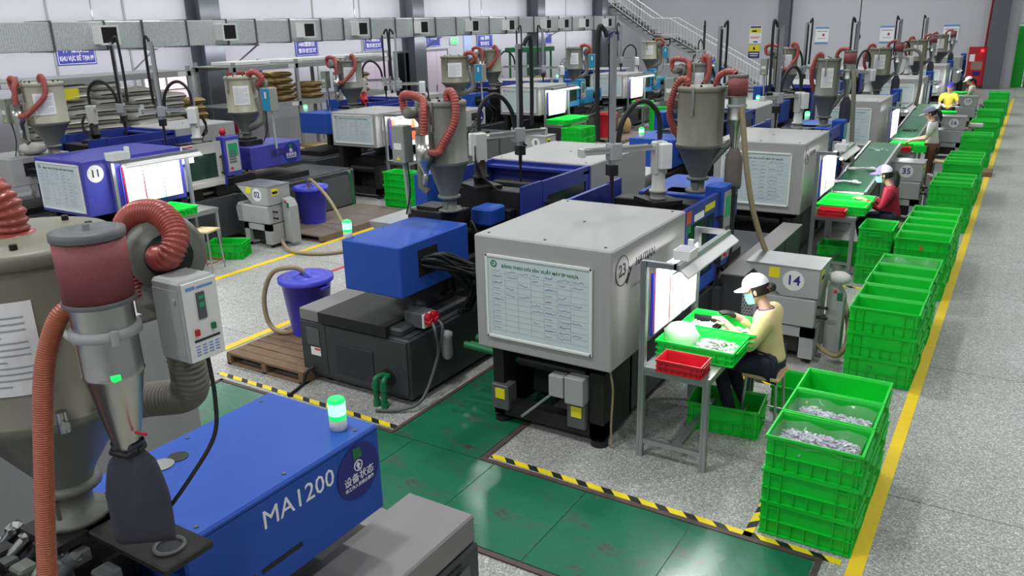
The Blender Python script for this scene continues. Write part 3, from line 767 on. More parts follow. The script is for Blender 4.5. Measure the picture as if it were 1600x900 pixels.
# end face of its bed, seen above the green plates
e = mC1
MB().rbox(-.6, .66, 4.921, 4.935, .1, .6, .004).obj('end_panel', M_dark, e)
MB().box(.34, .345, 4.935, 4.937, .1, .6).obj('panel_gap', M_black, e)
MB().rbox(-.22, .22, 4.936, 4.944, .17, .45, .003).obj('vent_grille', mat('fine_grille', (44, 44, 56), .6, var=.5, scale=160), e)
MB().rbox(.42, .58, 4.936, 4.942, .38, .55, .003).obj('name_plate', M_mid, e)
MB().box(.42, .54, 4.936, 4.94, .28, .36).obj('warning_label', M_paper, e); MB().box(.42, .49, 4.94, 4.942, .335, .355).obj('red_band', M_orange, e)
MB().lathe([(.08, 0), (.08, .004)], 20, 0, (0, 0, 0), Matrix.Translation((-.38, 4.94, .24)) @ Matrix.Rotation(-math.pi / 2, 4, 'X')).obj('pipe_opening', M_black, e)
for dx in (0, .09):
    MB().tube(smooth([(-.36 - dx * .2, 4.9, .26), (-.32 - dx, 5.02, .26), (-.32 - dx, 5.04, .2), (-.32 - dx, 5.04, .02)], 5), .026, 10).cyl((-.32 - dx, 5.04, .16), (-.32 - dx, 5.04, .22), .034, 10).cyl((-.32 - dx, 5.04, .0), (-.32 - dx, 5.04, .05), .034, 10).obj('green_pipe', M_gpipe, e)
MB().rbox(-.53, .66, 3.9, 4.9, .62, .70, .02).obj('bed_top', M_dark, e)
MB().rbox(.40, .67, 3.6, 4.92, .6, .715, .01).obj('bed_cover', M_basetop, e)
sk = MB().rbox(-.62, -.42, 4.55, 4.72, .66, .80, .01).obj('socket_box', M_mid, e)
MB().box(-.64, -.62, 4.56, 4.72, .67, .79).obj('socket_plate', M_offw, sk)
for k in (0, 1):
    MB().cyl((-.63, 4.60 + k * .08, .73), (-.70, 4.60 + k * .08, .72), .034, 12).cyl((-.64, 4.6 + k * .08, .765), (-.69, 4.6 + k * .08, .77), .036, 12).obj('red_socket', M_red, sk)
    MB().tube(smooth([(-.70, 4.6 + k * .08, .72), (-.76, 4.62 + k * .1, .66), (-.72, 4.66, .4), (-.72, 4.9, .1), (-.6, 5.05, .03), (-.4, 5.15, .02)]), .014, 8).obj('power_cable', M_mid, sk)
MB().lathe([(.03, 0), (.05, .03), (.05, .2), (.055, .21), (.055, .25), (.02, .27)], 16, 0, (-.67, 4.45, .3)).obj('oil_filter', M_grey, e)
MB().tube(smooth([(.52, 4.95, .16), (.55, 5.02, .12), (.56, 5.08, .02), (.5, 5.3, .015)]), .016, 8).obj('power_cable', M_black, e)
mC2 = machine('white and blue machine half hidden behind the tall grey hopper, middle row', CX, 16.5, True, c1=1.6, g1=2.7, p1=3.1, cov=(3.85, 4.85), hop=4.0, hw=.66, hole=-1, lamp=(.2, 4.75))
mC3 = machine('far white machine with bluish side in the middle row, near the staircase foot', CX, 22.5, True, c1=1.6, g1=2.7, p1=3.1, cov=(3.85, 4.85), hop=3.7, hw=.66, lamp=(.1, 4.75))
mC4 = machine('farthest machine of the middle row', CX, 28.6, True, c1=1.6, g1=2.7, p1=3.1, cov=(3.85, 4.85), hop=3.7, hw=.66)

# left-hand column, clamp end towards the camera
LX = -10.86
kw = dict(hw=.56, cz=(.86, 1.60), c1=1.51, g1=2.24, p1=2.56, cov=(2.92, 4.01), hop=3.18, bed=.74, covz=(1.01, 1.38), L=5.0)
m11 = machine('violet-blue machine number 11 with a white door and a lit work table', LX, 5.92, mc=M_blue2, mg=M_navy, md=M_white, mcov=M_blue2, mp=M_blue2, hole=0, **kw)
disc_sign('', .115, m11, (.562, .17, 1.42), '+x', '11', .14, tm=M_txtk)
MB().box(.561, .566, 1.5, 1.7, 1.34, 1.59).obj('safety_label', M_paper, m11); MB().box(.566, .568, 1.53, 1.7, 1.51, 1.58).obj('red_band', M_red, m11)
cq = [c for c in KIDS[m11.name] if c.name.startswith('injection_cover')][0]
text('海滨', .15, M_txtk, cq, (.361, 3.48, 1.21), '+x'); status_disc(cq, (.362, 3.78, 1.19), '+x', .165)
MB().lathe([(.035, 0), (.035, .03), (.05, .03), (.045, .09), (.0002, .12)], 14, 0, (.4, 2.4, 1.64)).obj('red_beacon', M_red, m11)
MB().rbox(.55, .57, 1.54, 2.2, .94, 1.02, .004).obj('door_rail', M_white, m11)
MB().tube(smooth([(.5, 4.8, .7), (.62, 4.85, .7), (.62, 4.9, .5), (.62, 4.9, .05)], 5), .03, 8).obj('green_pipe', M_gpipe, m11)
mL2 = machine('white machine with whiteboard left of the central hopper, second in the left aisle row', LX, 11.66, mg=M_navy, md=M_blue, mcov=M_white, **{**kw, 'cz': (1.0, 1.64), 'c1': 1.3})
cq = [c for c in KIDS[mL2.name] if c.name.startswith('injection_cover')][0]
status_disc(cq, (.362, 3.78, 1.2), '+x', .15, False)
mL3 = machine('white and sky blue machine behind the red tub, third in the left aisle row', LX, 17.74, mg=M_blue, md=M_lblue, mcov=M_lblue, mp=M_lblue, **{**kw, 'cz': (.98, 1.68)})
cq = [c for c in KIDS[mL3.name] if c.name.startswith('injection_cover')][0]
status_disc(cq, (.362, 3.78, 1.2), '+x', .15, False)
mL4 = machine('white machine with whiteboard behind the tan paper sack, fourth in the left aisle row', LX, 22.8, mg=M_blue, md=M_lblue, mcov=M_lblue, mp=M_lblue, **{**kw, 'cz': (.97, 1.67)})
mL5 = machine('far white machine beside the worker in the blue cap, fifth in the left aisle row', LX, 28.6, mg=M_blue, md=M_lblue, mcov=M_lblue, **{**kw, 'cz': (.97, 1.67)})

# far left column, injection end towards the camera
FX = -12.8
kf = dict(hw=.62, c1=1.25, g1=2.5, p1=2.8, cov=(3.1, 4.0), hop=3.3, hole=-1, L=4.5)
mF1 = machine('white machine with a black cable opening at the left edge, dark blue open guard', FX, 9.98, True, mcov=M_white, **{**kf, 'covx': (-.6, .3), 'covz': (1.1, 1.5)})
mF2 = machine('machine with a bright blue injection box and small green beacon near the brown sacks', FX, 16.4, True, lamp=(.2, 3.85), **{**kf, 'covx': (-.5, .25), 'covz': (1.08, 1.5)})
mF3 = machine('white-topped machine under the green shelf, third in the far left row', FX, 21.9, True, lamp=(.2, 3.85), **kf)
mF4 = machine('white-topped machine before the foil panels, last of the far left row', FX, 27.5, True, lamp=(.2, 3.85), **kf)
# ------------------------------------------------------------------ hopper dryers
def hopper(label, x, y, z, r=.24, style='A', lidz=1.03, m=M_hop, sheet=True, arm=True, bagm=M_bag, rot=0.0, fine=False, scalez=1.0):
    t = thing('hopper_dryer', label, 'hopper', (x, y, z), rot, 'hopper dryers on the machines')
    NB = 32 if fine else 22
    MB().lathe([(.07, 0), (.12, .0), (.12, .02), (.07, .025), (.07, .12), (.11, .125), (.11, .15), (.085, .155)], 18).box(-.03, .03, -.078, -.06, .03, .1).obj('neck', M_cone, t)
    MB().lathe([(.085, .15), (.1, .19), (r * .97, .45), (r * 1.04, .455), (r * 1.04, .485)], NB).obj('cone', M_cone, t)
    b = MB().lathe([(r * 1.04, .485), (r, .49), (r, lidz - .03)], NB)
    b.obj('barrel', m, t)
    ld = MB().lathe([(r, lidz - .04), (r * 1.05, lidz - .035), (r * 1.05, lidz), (r * 1.0, lidz + .012), (.0005, lidz + .02)], NB).obj('lid', m, t)
    bo = MB()
    for k in range(8):
        a = k * math.pi / 4 + .3
        bo.cyl((r * .78 * math.cos(a), r * .78 * math.sin(a), lidz + .01), (r * .78 * math.cos(a), r * .78 * math.sin(a), lidz + .03), .012, 8)
    bo.obj('lid_knob', M_iron, ld)['kind'] = 'stuff'
    MB().box(-.012, .012, -r - .02, -r + .005, .8, lidz + .01).cyl((0, -r - .03, .78), (0, -r - .03, .84), .012, 8).obj('latch', M_steel, t)
    if sheet:
        vs = []; a0 = math.atan2(-y, -x) - (.55 if not fine else .98)
        for k in range(9):
            a = a0 + k * (1.0 / 8)
            for zz in (.6, .9): vs.append(((r + .004) * math.cos(a), (r + .004) * math.sin(a), zz))
        sh = MB().add(vs, [(2 * k, 2 * k + 2, 2 * k + 3, 2 * k + 1) for k in range(8)]).obj('instruction_sheet', M_paper, t)
        pl = MB()
        for q in range(12):
            zz = .63 + q * .02
            aa = [a0 + .1 + .8 * j / 6 * (1 if q % 4 else .7) for j in range(7)]
            v2 = [((r + .0055) * math.cos(a), (r + .0055) * math.sin(a), zz + d) for a in aa for d in (0, .005)]
            pl.add(v2, [(2 * j, 2 * j + 2, 2 * j + 3, 2 * j + 1) for j in range(6)])
        pl.obj('print_lines', M_inkk, sh)
    P = .014 if fine else .026
    HN = 14 if fine else 9
    if style == 'A':
        cx, cy = r + .13 if not fine else .60, 0 if not fine else -.10
        f = MB().lathe([(.09, .955), (.093, .955), (.093, 1.135), (.09, 1.135)], NB, 0, (cx, cy, 0)).obj('filter', M_filter, t)
        MB().lathe([(.097, 1.13), (.097, 1.15), (.06, 1.155), (.055, 1.149), (.01, 1.15), (.01, 1.165), (.0003, 1.166)], NB, 0, (cx, cy, 0)).obj('filter_cap', M_mid, f)
        MB().lathe([(.097, .945), (.097, .958), (.08, .96)], NB, 0, (cx, cy, 0)).obj('filter_ring', M_mid, f)
        cb = MB().lathe([(.083, .955), (.083, .87)], NB, 0, (cx, cy, 0), None, False).lathe([(.083, .86), (.083, .74), (.086, .735), (.08, .725), (.038, .5), (.034, .44)], NB, 0, (cx, cy, 0)).obj('cyclone_body', M_steel, t)
        MB().lathe([(.086, .845), (.096, .85), (.096, .872), (.086, .876)], NB, 0, (cx, cy, 0)).cyl((cx + .09, cy - .03, .84), (cx + .09, cy - .03, .88), .012, 8).obj('clamp_ring', M_grey, cb)
        # cloth bag below the cyclone
        W, D, H = (.085, .075, .40) if not fine else (.094, .05, .345)
        vs = []; NR = 11; NS = 20
        for i in range(NR):
            s = i / (NR - 1)
            if fine: wd = .036 if i == 1 else (.048 if i == 0 else W * (.46 + .54 * min(1, (s - .05) * 2.0) ** .6 if s > .05 else .5)); dp = .036 if i < 2 else D * (.7 + .3 * math.sin(s * 3.0)) * (1 if s < .93 else .35)
            else: wd = W * min(1, .45 + s * 2.2) * (1 if s < .95 else .9); dp = D * min(1, .5 + s * 2.2) * (1 if s < .95 else .9)
            for k in range(NS):
                a = 2 * math.pi * k / NS
                wr = 1 + (.05 * math.sin(5 * a + 2 * s) if s < .6 else .03 * math.sin(3 * a))
                if fine:
                    tt = -.45
                    ax = wd * math.copysign(abs(math.cos(a)) ** .8, math.cos(a)) * wr; ay = dp * math.sin(a) * wr
                    vs.append((cx + ax * math.cos(.55) - ay * math.sin(.55), cy + ax * math.sin(.55) + ay * math.cos(.55), .51 - s * H - (.01 * math.sin(2 * a) if i == NR - 1 else 0)))
                else:
                    vs.append((cx + wd * math.cos(a) * wr, cy + dp * math.sin(a) * wr, .46 - s * H))
        fs = [(i * NS + k, i * NS + (k + 1) % NS, (i + 1) * NS + (k + 1) % NS, (i + 1) * NS + k) for i in range(NR - 1) for k in range(NS)] + [tuple((NR - 1) * NS + k for k in range(NS))]
        MB().add(vs, fs, 0, True).obj('dust_bag', bagm, t)
        if fine:
            MB().tube([(cx + .045 * math.cos(a * .7), cy + .045 * math.sin(a * .7), .485 + .006 * math.sin(a * 3)) for a in range(10)], .009, 6).obj('bag_tie', M_black, t)
            MB().tube([(cx - .085, cy - .03, .80), (r - .02, cy + .05, .78)], .012, 6).tube([(cx - .05, cy + .08, .74), (r - .02, .1, .7)], .012, 6).obj('bracket', M_grey, t)
            MB().box(cx + .055, cx + .085, cy - .05, cy - .03, .735, .75).obj('indicator_led', M_lampg, t)
            MB().tube([(cx + .055, cy + .0, .55), (cx + .12, cy - .01, .565)], .005, 6).obj('red_clip', M_red, t)
        else:
            ribbed(MB(), [(cx - .03, cy, 1.155), (cx - .06, cy + .01, 1.175), (cx - .14, cy + .03, 1.17), (r * .62, .06, 1.12), (r * .5, .08, 1.04)], .031, P, HN).obj('hose', M_hose, t)
            ribbed(MB(), [(-r * .55, -.05, lidz), (-r * .62, -.06, lidz + .07), (-r * .95, -.07, lidz + .05), (-r * 1.3, -.06, lidz - .15), (-r * 1.35, .0, .68), (-r * 1.02, .06, .52)], .034, P, HN).obj('hose', M_hose, t)
            MB().lathe([(.1, -.05), (.12, -.04), (.12, .04), (.1, .05)], 18, 0, (0, 0, 0), Matrix.Translation((-r * 1.2, .2, .85)) @ Matrix.Rotation(math.pi / 2, 4, 'X')).cyl((-r * 1.2, .2, .85), (-r * 1.2, .02, .85), .05, 12).obj('blower', M_cone, t)
            if arm:
                MB().tube([(cx - .04, cy, .52), (.05, -.02, .2)], .032, 10).lathe([(.06, 0), (.06, .02)], 14, 0, (cx - .12, cy, .46)).obj('drop_pipe', M_cone, t)
            MB().tube([(cx - .08, cy, .8), (r - .01, 0, .8)], .014, 6).obj('bracket', M_cone, t)
    if style == 'B':
        q = r / .22
        bx, by, bz = -.27 * q, -.06 * q, .93
        MM = Matrix.Translation((bx, by, bz)) @ Matrix.Rotation(math.pi / 2, 4, 'X') @ Matrix.Rotation(-.5, 4, 'Y')
        bl = MB().lathe([(.0005, -.05), (.1 * q, -.045), (.118 * q, -.03), (.118 * q, .03), (.1 * q, .045), (.05, .05), (.05, .07)], 22, 0, (0, 0, 0), MM)
        bl.obj('blower', M_cone, t)
        MB().lathe([(.045, .05), (.055, .06), (.055, .15), (.04, .17), (.0005, .175)], 16, 0, (0, 0, 0), MM).obj('blower_motor', M_cone, t)
        MB().cyl((bx, by, .84), (bx + .02, by, .6), .045 * q, 12).box(bx - .09, bx + .09, by - .05, by + .05, .76, .79).obj('blower_bracket', M_cone, t)
        cx, cy = -.07 * q, -.30 * q
        MB().lathe([(.077, .75), (.08, .755), (.08, .52), (.076, .515), (.03, .42), (.028, .4)], 18, 0, (cx, cy, 0)).lathe([(.02, .4), (.03, .38), (.03, .3), (.02, .29)], 14, 0, (cx, cy, 0)).obj('cyclone_body', M_steel, t)
        MB().tube([(cx - .11, cy + .08, .8), (cx - .12, cy + .08, .25), (cx - .06, cy + .1, .2)], .035, 10).obj('return_pipe', M_hop, t)
        MB().tube([(cx, cy, .6), (0, -r, .6)], .014, 6).obj('bracket', M_cone, t)
        ribbed(MB(), [(bx - .1 * q, by - .05, bz - .03), (bx - .16 * q, by - .06, bz + .0), (bx - .17 * q, by - .08, bz + .13), (bx - .06 * q, by - .12, bz + .17), (bx + .12 * q, cy + .1, bz + .13), (cx - .0, cy + .02, bz + .02), (cx, cy, .75)], .038, P, HN).obj('hose', M_hose, t)
        ribbed(MB(), [(r * .5, -.08, lidz), (r * .5, -.09, lidz + .07), (r * .75, -.1, lidz + .1), (r * 1.05, -.12, lidz + .02), (r * 1.1, -.16, .86), (r * .6, -.26 * q, .66), (cx + .16, cy, .60), (cx + .06, cy, .60)], .038, P, HN).obj('hose', M_hose, t)
        ox, oy = -.42 * q, -.22 * q
        bx_ = MB().rbox(ox - .08, ox + .07, oy - .07, oy + .07, .47, .82, .008).obj('control_box', M_box, t)
        MB().box(ox - .05, ox + .04, oy - .073, oy - .07, .6, .66).obj('label', M_offw, bx_)
        MB().prism([(ox - .03, .5), (ox + .02, .5), (ox - .005, .54)], 'y', oy - .073, oy - .07).obj('warning_triangle', M_label_y, bx_)
        MB().tube(smooth([(ox + .06, oy - .02, .47), (ox + .07, oy - .02, .2), (ox + .04, oy - .06, -.02)]), .008, 6).obj('power_cable', M_black, t)
        MB().cyl((ox, oy, .47), (ox + .02, oy + .02, -.03), .018, 8).obj('box_post', M_grey, t)
    if style == 'L':
        MB().lathe([(.0005, -.05), (.1, -.045), (.12, -.03), (.12, .03), (.1, .045), (.0005, .05)], 20, 0, (0, 0, 0), Matrix.Translation((r + .12, .1, .9)) @ Matrix.Rotation(math.pi / 2, 4, 'X')).cyl((r + .12, .1, .8), (r + .12, .1, .5), .07, 12).obj('blower', M_cone, t)
        ribbed(MB(), [(r * .85, .0, 1.0), (r * 1.0, -.02, 1.08), (r + .14, -.02, 1.1), (r + .24, .02, 1.0), (r + .12, .02, .9)], .045, P, HN).obj('hose', M_hose, t)
        MB().tube(smooth([(r + .06, .05, .7), (r + .12, .05, .4), (r + .02, .0, .28), (.1, 0, .22)]), .06, 10).obj('return_elbow', M_cone, t)
        cb = MB().rbox(r + .2, r + .42, -.02, .14, .5, .86, .008).obj('control_box', M_box, t)
        MB().box(r + .23, r + .40, -.028, -.02, .51, .85).obj('control_face', M_lblue, cb)
        MB().box(r + .30, r + .34, -.032, -.028, .7, .8).obj('display', M_offw, cb)
        MB().cyl((r + .33, .06, .5), (r + .35, .06, -.1), .018, 8).obj('box_post', M_grey, t)
        MB().tube(smooth([(r + .26, 0, .5), (r + .24, 0, .2), (r + .12, 0, .0)]), .008, 6).obj('power_cable', M_black, t)
    return t

h0 = hopper('large grey filter hopper filling the left edge, nearest of all', -2.72, 1.30, 1.5, r=.28, style='A', fine=True)
# details only this near hopper shows: lid hose, blower, control box, suction hose
ribbed(MB(), [(-.02, .0, 1.04), (-.02, .0, 1.12), (-.06, -.02, 1.19), (-.15, -.03, 1.2), (-.3, -.03, 1.12)], .055, .022, 18, 0, .10).lathe([(.075, 1.03), (.075, 1.05), (.06, 1.055)], 20, 0, (-.02, 0, 0)).obj('lid_hose', M_hose, h0)
MMb = Matrix.Translation((.54, .17, 1.01)) @ Matrix.Rotation(math.radians(62), 4, 'Z') @ Matrix.Rotation(math.pi / 2, 4, 'X')
bl = MB().lathe([(.0005, -.075), (.1, -.07), (.115, -.06), (.115, .02), (.1, .03), (.08, .032), (.08, .04), (.0005, .041)], 32, 0, (0, 0, 0), MMb).obj('blower', M_cone, h0)
MB().lathe([(.065, .04), (.07, .045), (.05, .06), (.045, .07), (.0005, .071)], 24, 0, (0, 0, 0), MMb).obj('blower_inlet', M_iron, bl)
MB().lathe([(.1, 0), (.11, .01), (.09, .02), (.09, .05)], 20, 0, (.54, .17, .86)).box(.44, .62, .1, .26, .82, .86).obj('blower_base', M_cone, h0)
ribbed(MB(), [(.57, .12, 1.015), (.62, .1, 1.02), (.66, .1, 1.04), (.655, .13, 1.09), (.57, .15, 1.14), (.46, .14, 1.13), (.40, .13, 1.07), (.41, .13, .97), (.44, .14, .86)], .036, .012, 16, 0, .1).obj('blower_hose', M_hose, h0)
ribbed(MB(), [(.54, .17, .86), (.55, .17, .7), (.54, .18, .58), (.46, .2, .5), (.3, .16, .46), (.1, .1, .4)], .055, .016, 16, 0, .1).obj('return_hose', M_greyhose, h0)
cb = MB().rbox(.645, .775, .03, .155, .735, .985, .008).obj('control_box', M_grey, h0)
pf = MB().box(.775, .781, .036, .149, .742, .978).obj('control_face', M_offw, cb)
MB().box(.781, .785, .075, .102, .865, .945).obj('timer_display', M_mid, pf)
MB().box(.785, .787, .08, .097, .90, .915).box(.785, .787, .08, .097, .925, .935).obj('timer_digits', M_screen, pf)
MB().box(.781, .79, .055, .067, .82, .838).obj('red_switch', M_red, pf); MB().box(.781, .79, .112, .124, .825, .843).obj('green_switch', M_gpipe, pf)
MB().box(.781, .783, .05, .138, .80, .806).obj('black_bar', M_txtk, pf)
pr = MB()
for i in range(4):
    for j in range(4): pr.box(.781, .7825, .052 + i * .022, .066 + i * .022, .758 + j * .009, .761 + j * .009)
pr.box(.781, .7825, .045, .075, .957, .966).box(.781, .7825, .08, .135, .957, .963).obj('print_lines', M_inkb, pf)
MB().box(.655, .765, .026, .03, .76, .96).cyl((.67, .03, .78), (.67, .02, .78), .008, 8).cyl((.75, .03, .93), (.75, .02, .93), .008, 8).obj('side_plate', M_grey, cb)
MB().tube([(.62, .1, .86), (.4, .12, .78), (.27, .1, .75)], .015, 8).obj('box_bracket', M_cone, h0)
MB().tube(smooth([(.76, .1, .735), (.765, .1, .6), (.76, .08, .48), (.72, .0, .36), (.62, -.05, .22), (.5, -.05, .1)], 8), .0065, 8).obj('power_cable', M_black, h0)
ribbed(MB(), [(.52, -.13, .93), (.50, -.17, .90), (.475, -.21, .80), (.465, -.24, .68), (.46, -.29, .40), (.46, -.34, .1), (.45, -.37, -.2)], .026, .007, 14, 0, .07).obj('suction_hose', M_hose2, h0)
MB().cyl((.25, -.1, .5), (.33, -.13, .5), .014, 10).cyl((.3, -.12, .47), (.3, -.12, .54), .018, 10).obj('flange_clamp', M_steel, h0)
# slide plate with the round hole under the near hopper
sp = MB().rbox(-.05, .57, -.04, .15, -.03, 0, .006).obj('slide_plate', M_iron, h0)
MB().lathe([(.055, .001), (.055, .008), (.042, .008), (.042, .001)], 22, 0, (.47, .05, 0), None, False).obj('hole_rim', M_mid, sp)
MB().lathe([(.042, .001), (.042, .003)], 20, 0, (.47, .05, 0)).obj('plate_hole', M_black, sp)
for k in range(22):
    xx = random.uniform(-.3, .34); yy = random.uniform(-.46, -.10)
    MB().rbox(xx - .04, xx + .04, yy - .03, yy + .04, -.4, random.uniform(-.22, -.04), .008).obj('injector_block', random.choice((M_iron, M_mid, M_cone)), h0)
MB().rbox(.0, .16, -.16, -.05, -.1, -.05, .005).cyl((.04, -.08, -.05), (.04, -.08, -.03), .012, 10).cyl((.12, -.12, -.05), (.12, -.12, -.03), .012, 10).obj('clamp_plate', M_cone, h0)
for k in range(5):
    MB().cyl((-.2 + k * .09, -.2 - .03 * (k % 2), -.12), (-.2 + k * .09 + .05, -.13, -.02), .022, 12).lathe([(.03, 0), (.03, .02)], 6, 0, (-.2 + k * .09 + .04, -.14, -.04)).obj('pipe_fitting', random.choice((M_iron, M_steel, M_mid)), h0)
for k in range(16):
    xx = random.uniform(-.25, .3); yy = random.uniform(-.45, -.12)
    MB().tube(smooth([(xx, yy, -.3), (xx + random.uniform(-.1, .1), yy - .03, -.05 + random.uniform(-.05, .06)), (xx + random.uniform(-.2, .2), yy - .1, -.25)], 7), random.choice((.008, .011, .015)), 8).obj('hose', random.choice((M_black, M_black, M_mid, M_alu)), h0)

hopper('olive-grey hopper with a tall red filter and taupe dust bag on machine 23', -2.72, 7.87, 1.5, r=.225, style='A', bagm=M_bag2, sheet=False)
hopper('grey hopper with a red filter behind the first inclined conveyor', -2.72, 13.75, 1.5, r=.175, style='A', bagm=M_bag, m=M_cone)
hopper('grey hopper with a red filter behind the second inclined conveyor', -2.86, 19.8, 1.45, r=.23, style='A', bagm=M_bag)
hopper('distant grey hopper, fourth along the right-hand machine row', -2.8, 26.0, 1.45, r=.23, style='A', bagm=M_bag)
hopper('distant grey hopper, fifth along the right-hand machine row', -2.8, 32.2, 1.45, r=.23, style='A', bagm=M_bag)
hopper('grey hopper with a round blower and two red hoses in the picture centre', -4.60, 6.19, 1.46, r=.195, style='B', m=M_cone, sheet=False)
hopper('grey hopper with a red hose just behind the olive-grey hopper', -4.35, 12.4, 1.5, r=.19, style='B', m=M_cone)
hopper('grey hopper with twin red hoses at the foot of the staircase', -4.6, 18.8, 1.5, r=.22, style='B')
hopper('pale grey hopper with a label sheet and blue-faced control box above machine 11', -10.83, 9.1, 1.44, r=.25, style='L', m=M_hopl)
hopper('brown-grey hopper with a label sheet in front of the pale doors', -10.88, 15.1, 1.5, r=.31, style='L', m=M_hop)
hopper('dark grey hopper with a white label left of the second lit whiteboard machine', -10.86, 20.75, 1.48, r=.23, style='L', m=M_cone)
hopper('pale hopper with a white label under the stair landing', -10.86, 26.1, 1.5, r=.24, style='L', m=M_hopl)
hopper('broad pale hopper with a round blower and red elbow hose at the far left', -12.0, 6.55, 1.5, r=.27, style='B', m=M_hopl)
hopper('grey hopper with red hoses behind the bright blue injection box', -12.25, 13.2, 1.5, r=.25, style='B', m=M_cone)
hopper('pale hopper beside the shelf of white sacks in the far left row', -12.4, 18.9, 1.5, r=.25, style='B', sheet=False)

# ------------------------------------------------------------------ take-out robots
M_robot = mat('robot_grey_white', (196, 198, 190), .4, var=.08)
def robot(label, x, y, dx, dy, z=1.5, mast=.95, loop=True, col=M_robot, red=False, dark=False):
    rz = math.atan2(dy, dx) - math.pi / 2
    t = thing('takeout_robot', label, 'robot', (x, y, z), rz, 'take-out robots on the machines')
    MB().box(-.2, .2, -.15, .15, 0, .04).obj('base_plate', M_iron, t)
    MB().lathe([(.075, .04), (.075, .1), (.088, .1), (.088, .125), (.066, .135), (.062, .3)], 16).obj('column', M_red if red else (M_iron if dark else col), t)
    MB().rbox(-.055, .055, -.065, .065, .27, .58, .012).obj('head', col, t)
    MB().rbox(-.125, -.058, -.07, .05, .33, .57, .01).box(-.127, -.125, -.04, .03, .40, .49).obj('drive_box', M_grey if red else M_offw, t)
    MB().rbox(-.035, .035, .06, .82, .505, .55, .006).box(-.045, .045, .79, .83, .49, .565).obj('arm', col, t)
    MB().box(.04, .05, .1, .8, .54, .56).box(-.05, -.04, .1, .8, .54, .56).obj('arm_rail', M_steel, t)
    MB().rbox(-.06, .06, .42, .54, .44, .60, .01).obj('slider', M_grey, t)
    my = .50
    MB().box(-.028, .028, my - .02, my + .02, .38, .6 + mast).obj('mast', M_alu, t)
    MB().rbox(.03, .052, my - .02, my + .02, .45, .6 + mast - .05, .004).obj('mast_rail', M_black, t)
    MB().cyl((0, my, .2), (0, my, .4), .02, 8).box(-.05, .05, my - .04, my + .04, .3, .4).tube([(0, my, .2), (0, my, .0)], .014, 6).obj('gripper', M_iron, t)
    MB().tube(smooth([(.05, my + .04, .58 + mast), (.06, my + .07, .65 + mast), (.06, my + .12, .62 + mast), (.05, my + .13, .4 + mast * .6), (.05, my + .12, .62)], 7), .021, 8).obj('mast_cable', M_black, t)
    if loop:
        MB().tube(smooth([(0, .0, .6), (0, .02, .82), (0, .14, .95), (0, .28, .93), (0, .4, .78), (0, .44, .58)], 7), .024, 8).obj('arm_cable', M_black, t)
    for k in range(3):
        MB().tube(smooth([(.05, -.08, .45), (.14, -.12, .3 - .05 * k), (.12 + .03 * k, -.02, .1), (.2 + .05 * k, .05, .0)], 6), .009, 6).obj('cable', M_black if not red else M_red, t)
    return t
robot('white take-out robot on machine 23 in front of the olive-grey hopper', -2.88, 7.22, -.38, -.5, 1.5)
robot('white take-out robot with a big black cable arch beside the central hopper', -4.86, 7.12, .42, .8, 1.5, mast=.86, dark=True)
robot('take-out robot with tall mast above the box of the first conveyor machine', -2.95, 13.0, -.3, -.6, 1.5)
robot('take-out robot above the second conveyor machine', -2.95, 19.1, -.3, -.6, 1.5)
robot('distant take-out robot, fourth of the right-hand row', -2.95, 25.4, -.3, -.6, 1.5)
robot('distant take-out robot, fifth of the right-hand row', -2.95, 31.6, -.3, -.6, 1.5)
robot('take-out robot with a tall mast between the olive-grey hopper and machine 35', -4.7, 13.4, .3, .8, 1.5)
robot('take-out robot with a tall mast before the staircase end', -4.7, 19.6, .3, .8, 1.5)
robot('white take-out robot over the dark blue guard beside machine 11', -10.86, 8.15, -.8, -.45, 1.5, loop=True)
robot('black and white take-out robot standing before the stacked white sacks', -12.9, 7.75, .55, .4, 1.5, dark=True)
robot('take-out robot with a red column beside the brown sacks', -12.9, 14.3, .5, .4, 1.5, red=True)
robot('white take-out robot before the dark glazed door', -10.86, 13.85, -.6, -.4, 1.5, loop=False)
robot('take-out robot before the dark grey hopper, third in the left aisle row', -10.86, 19.95, -.5, -.5, 1.5, loop=False)
robot('take-out robot with a black arch before the white shelf sacks', -12.8, 19.9, .5, .4, 1.5)
robot('far take-out robot below the stair flight', -10.86, 25.0, -.5, -.4, 1.5)
robot('far take-out robot at the stair foot, beside the blue-capped worker', -10.86, 30.8, .5, -.5, 1.5)

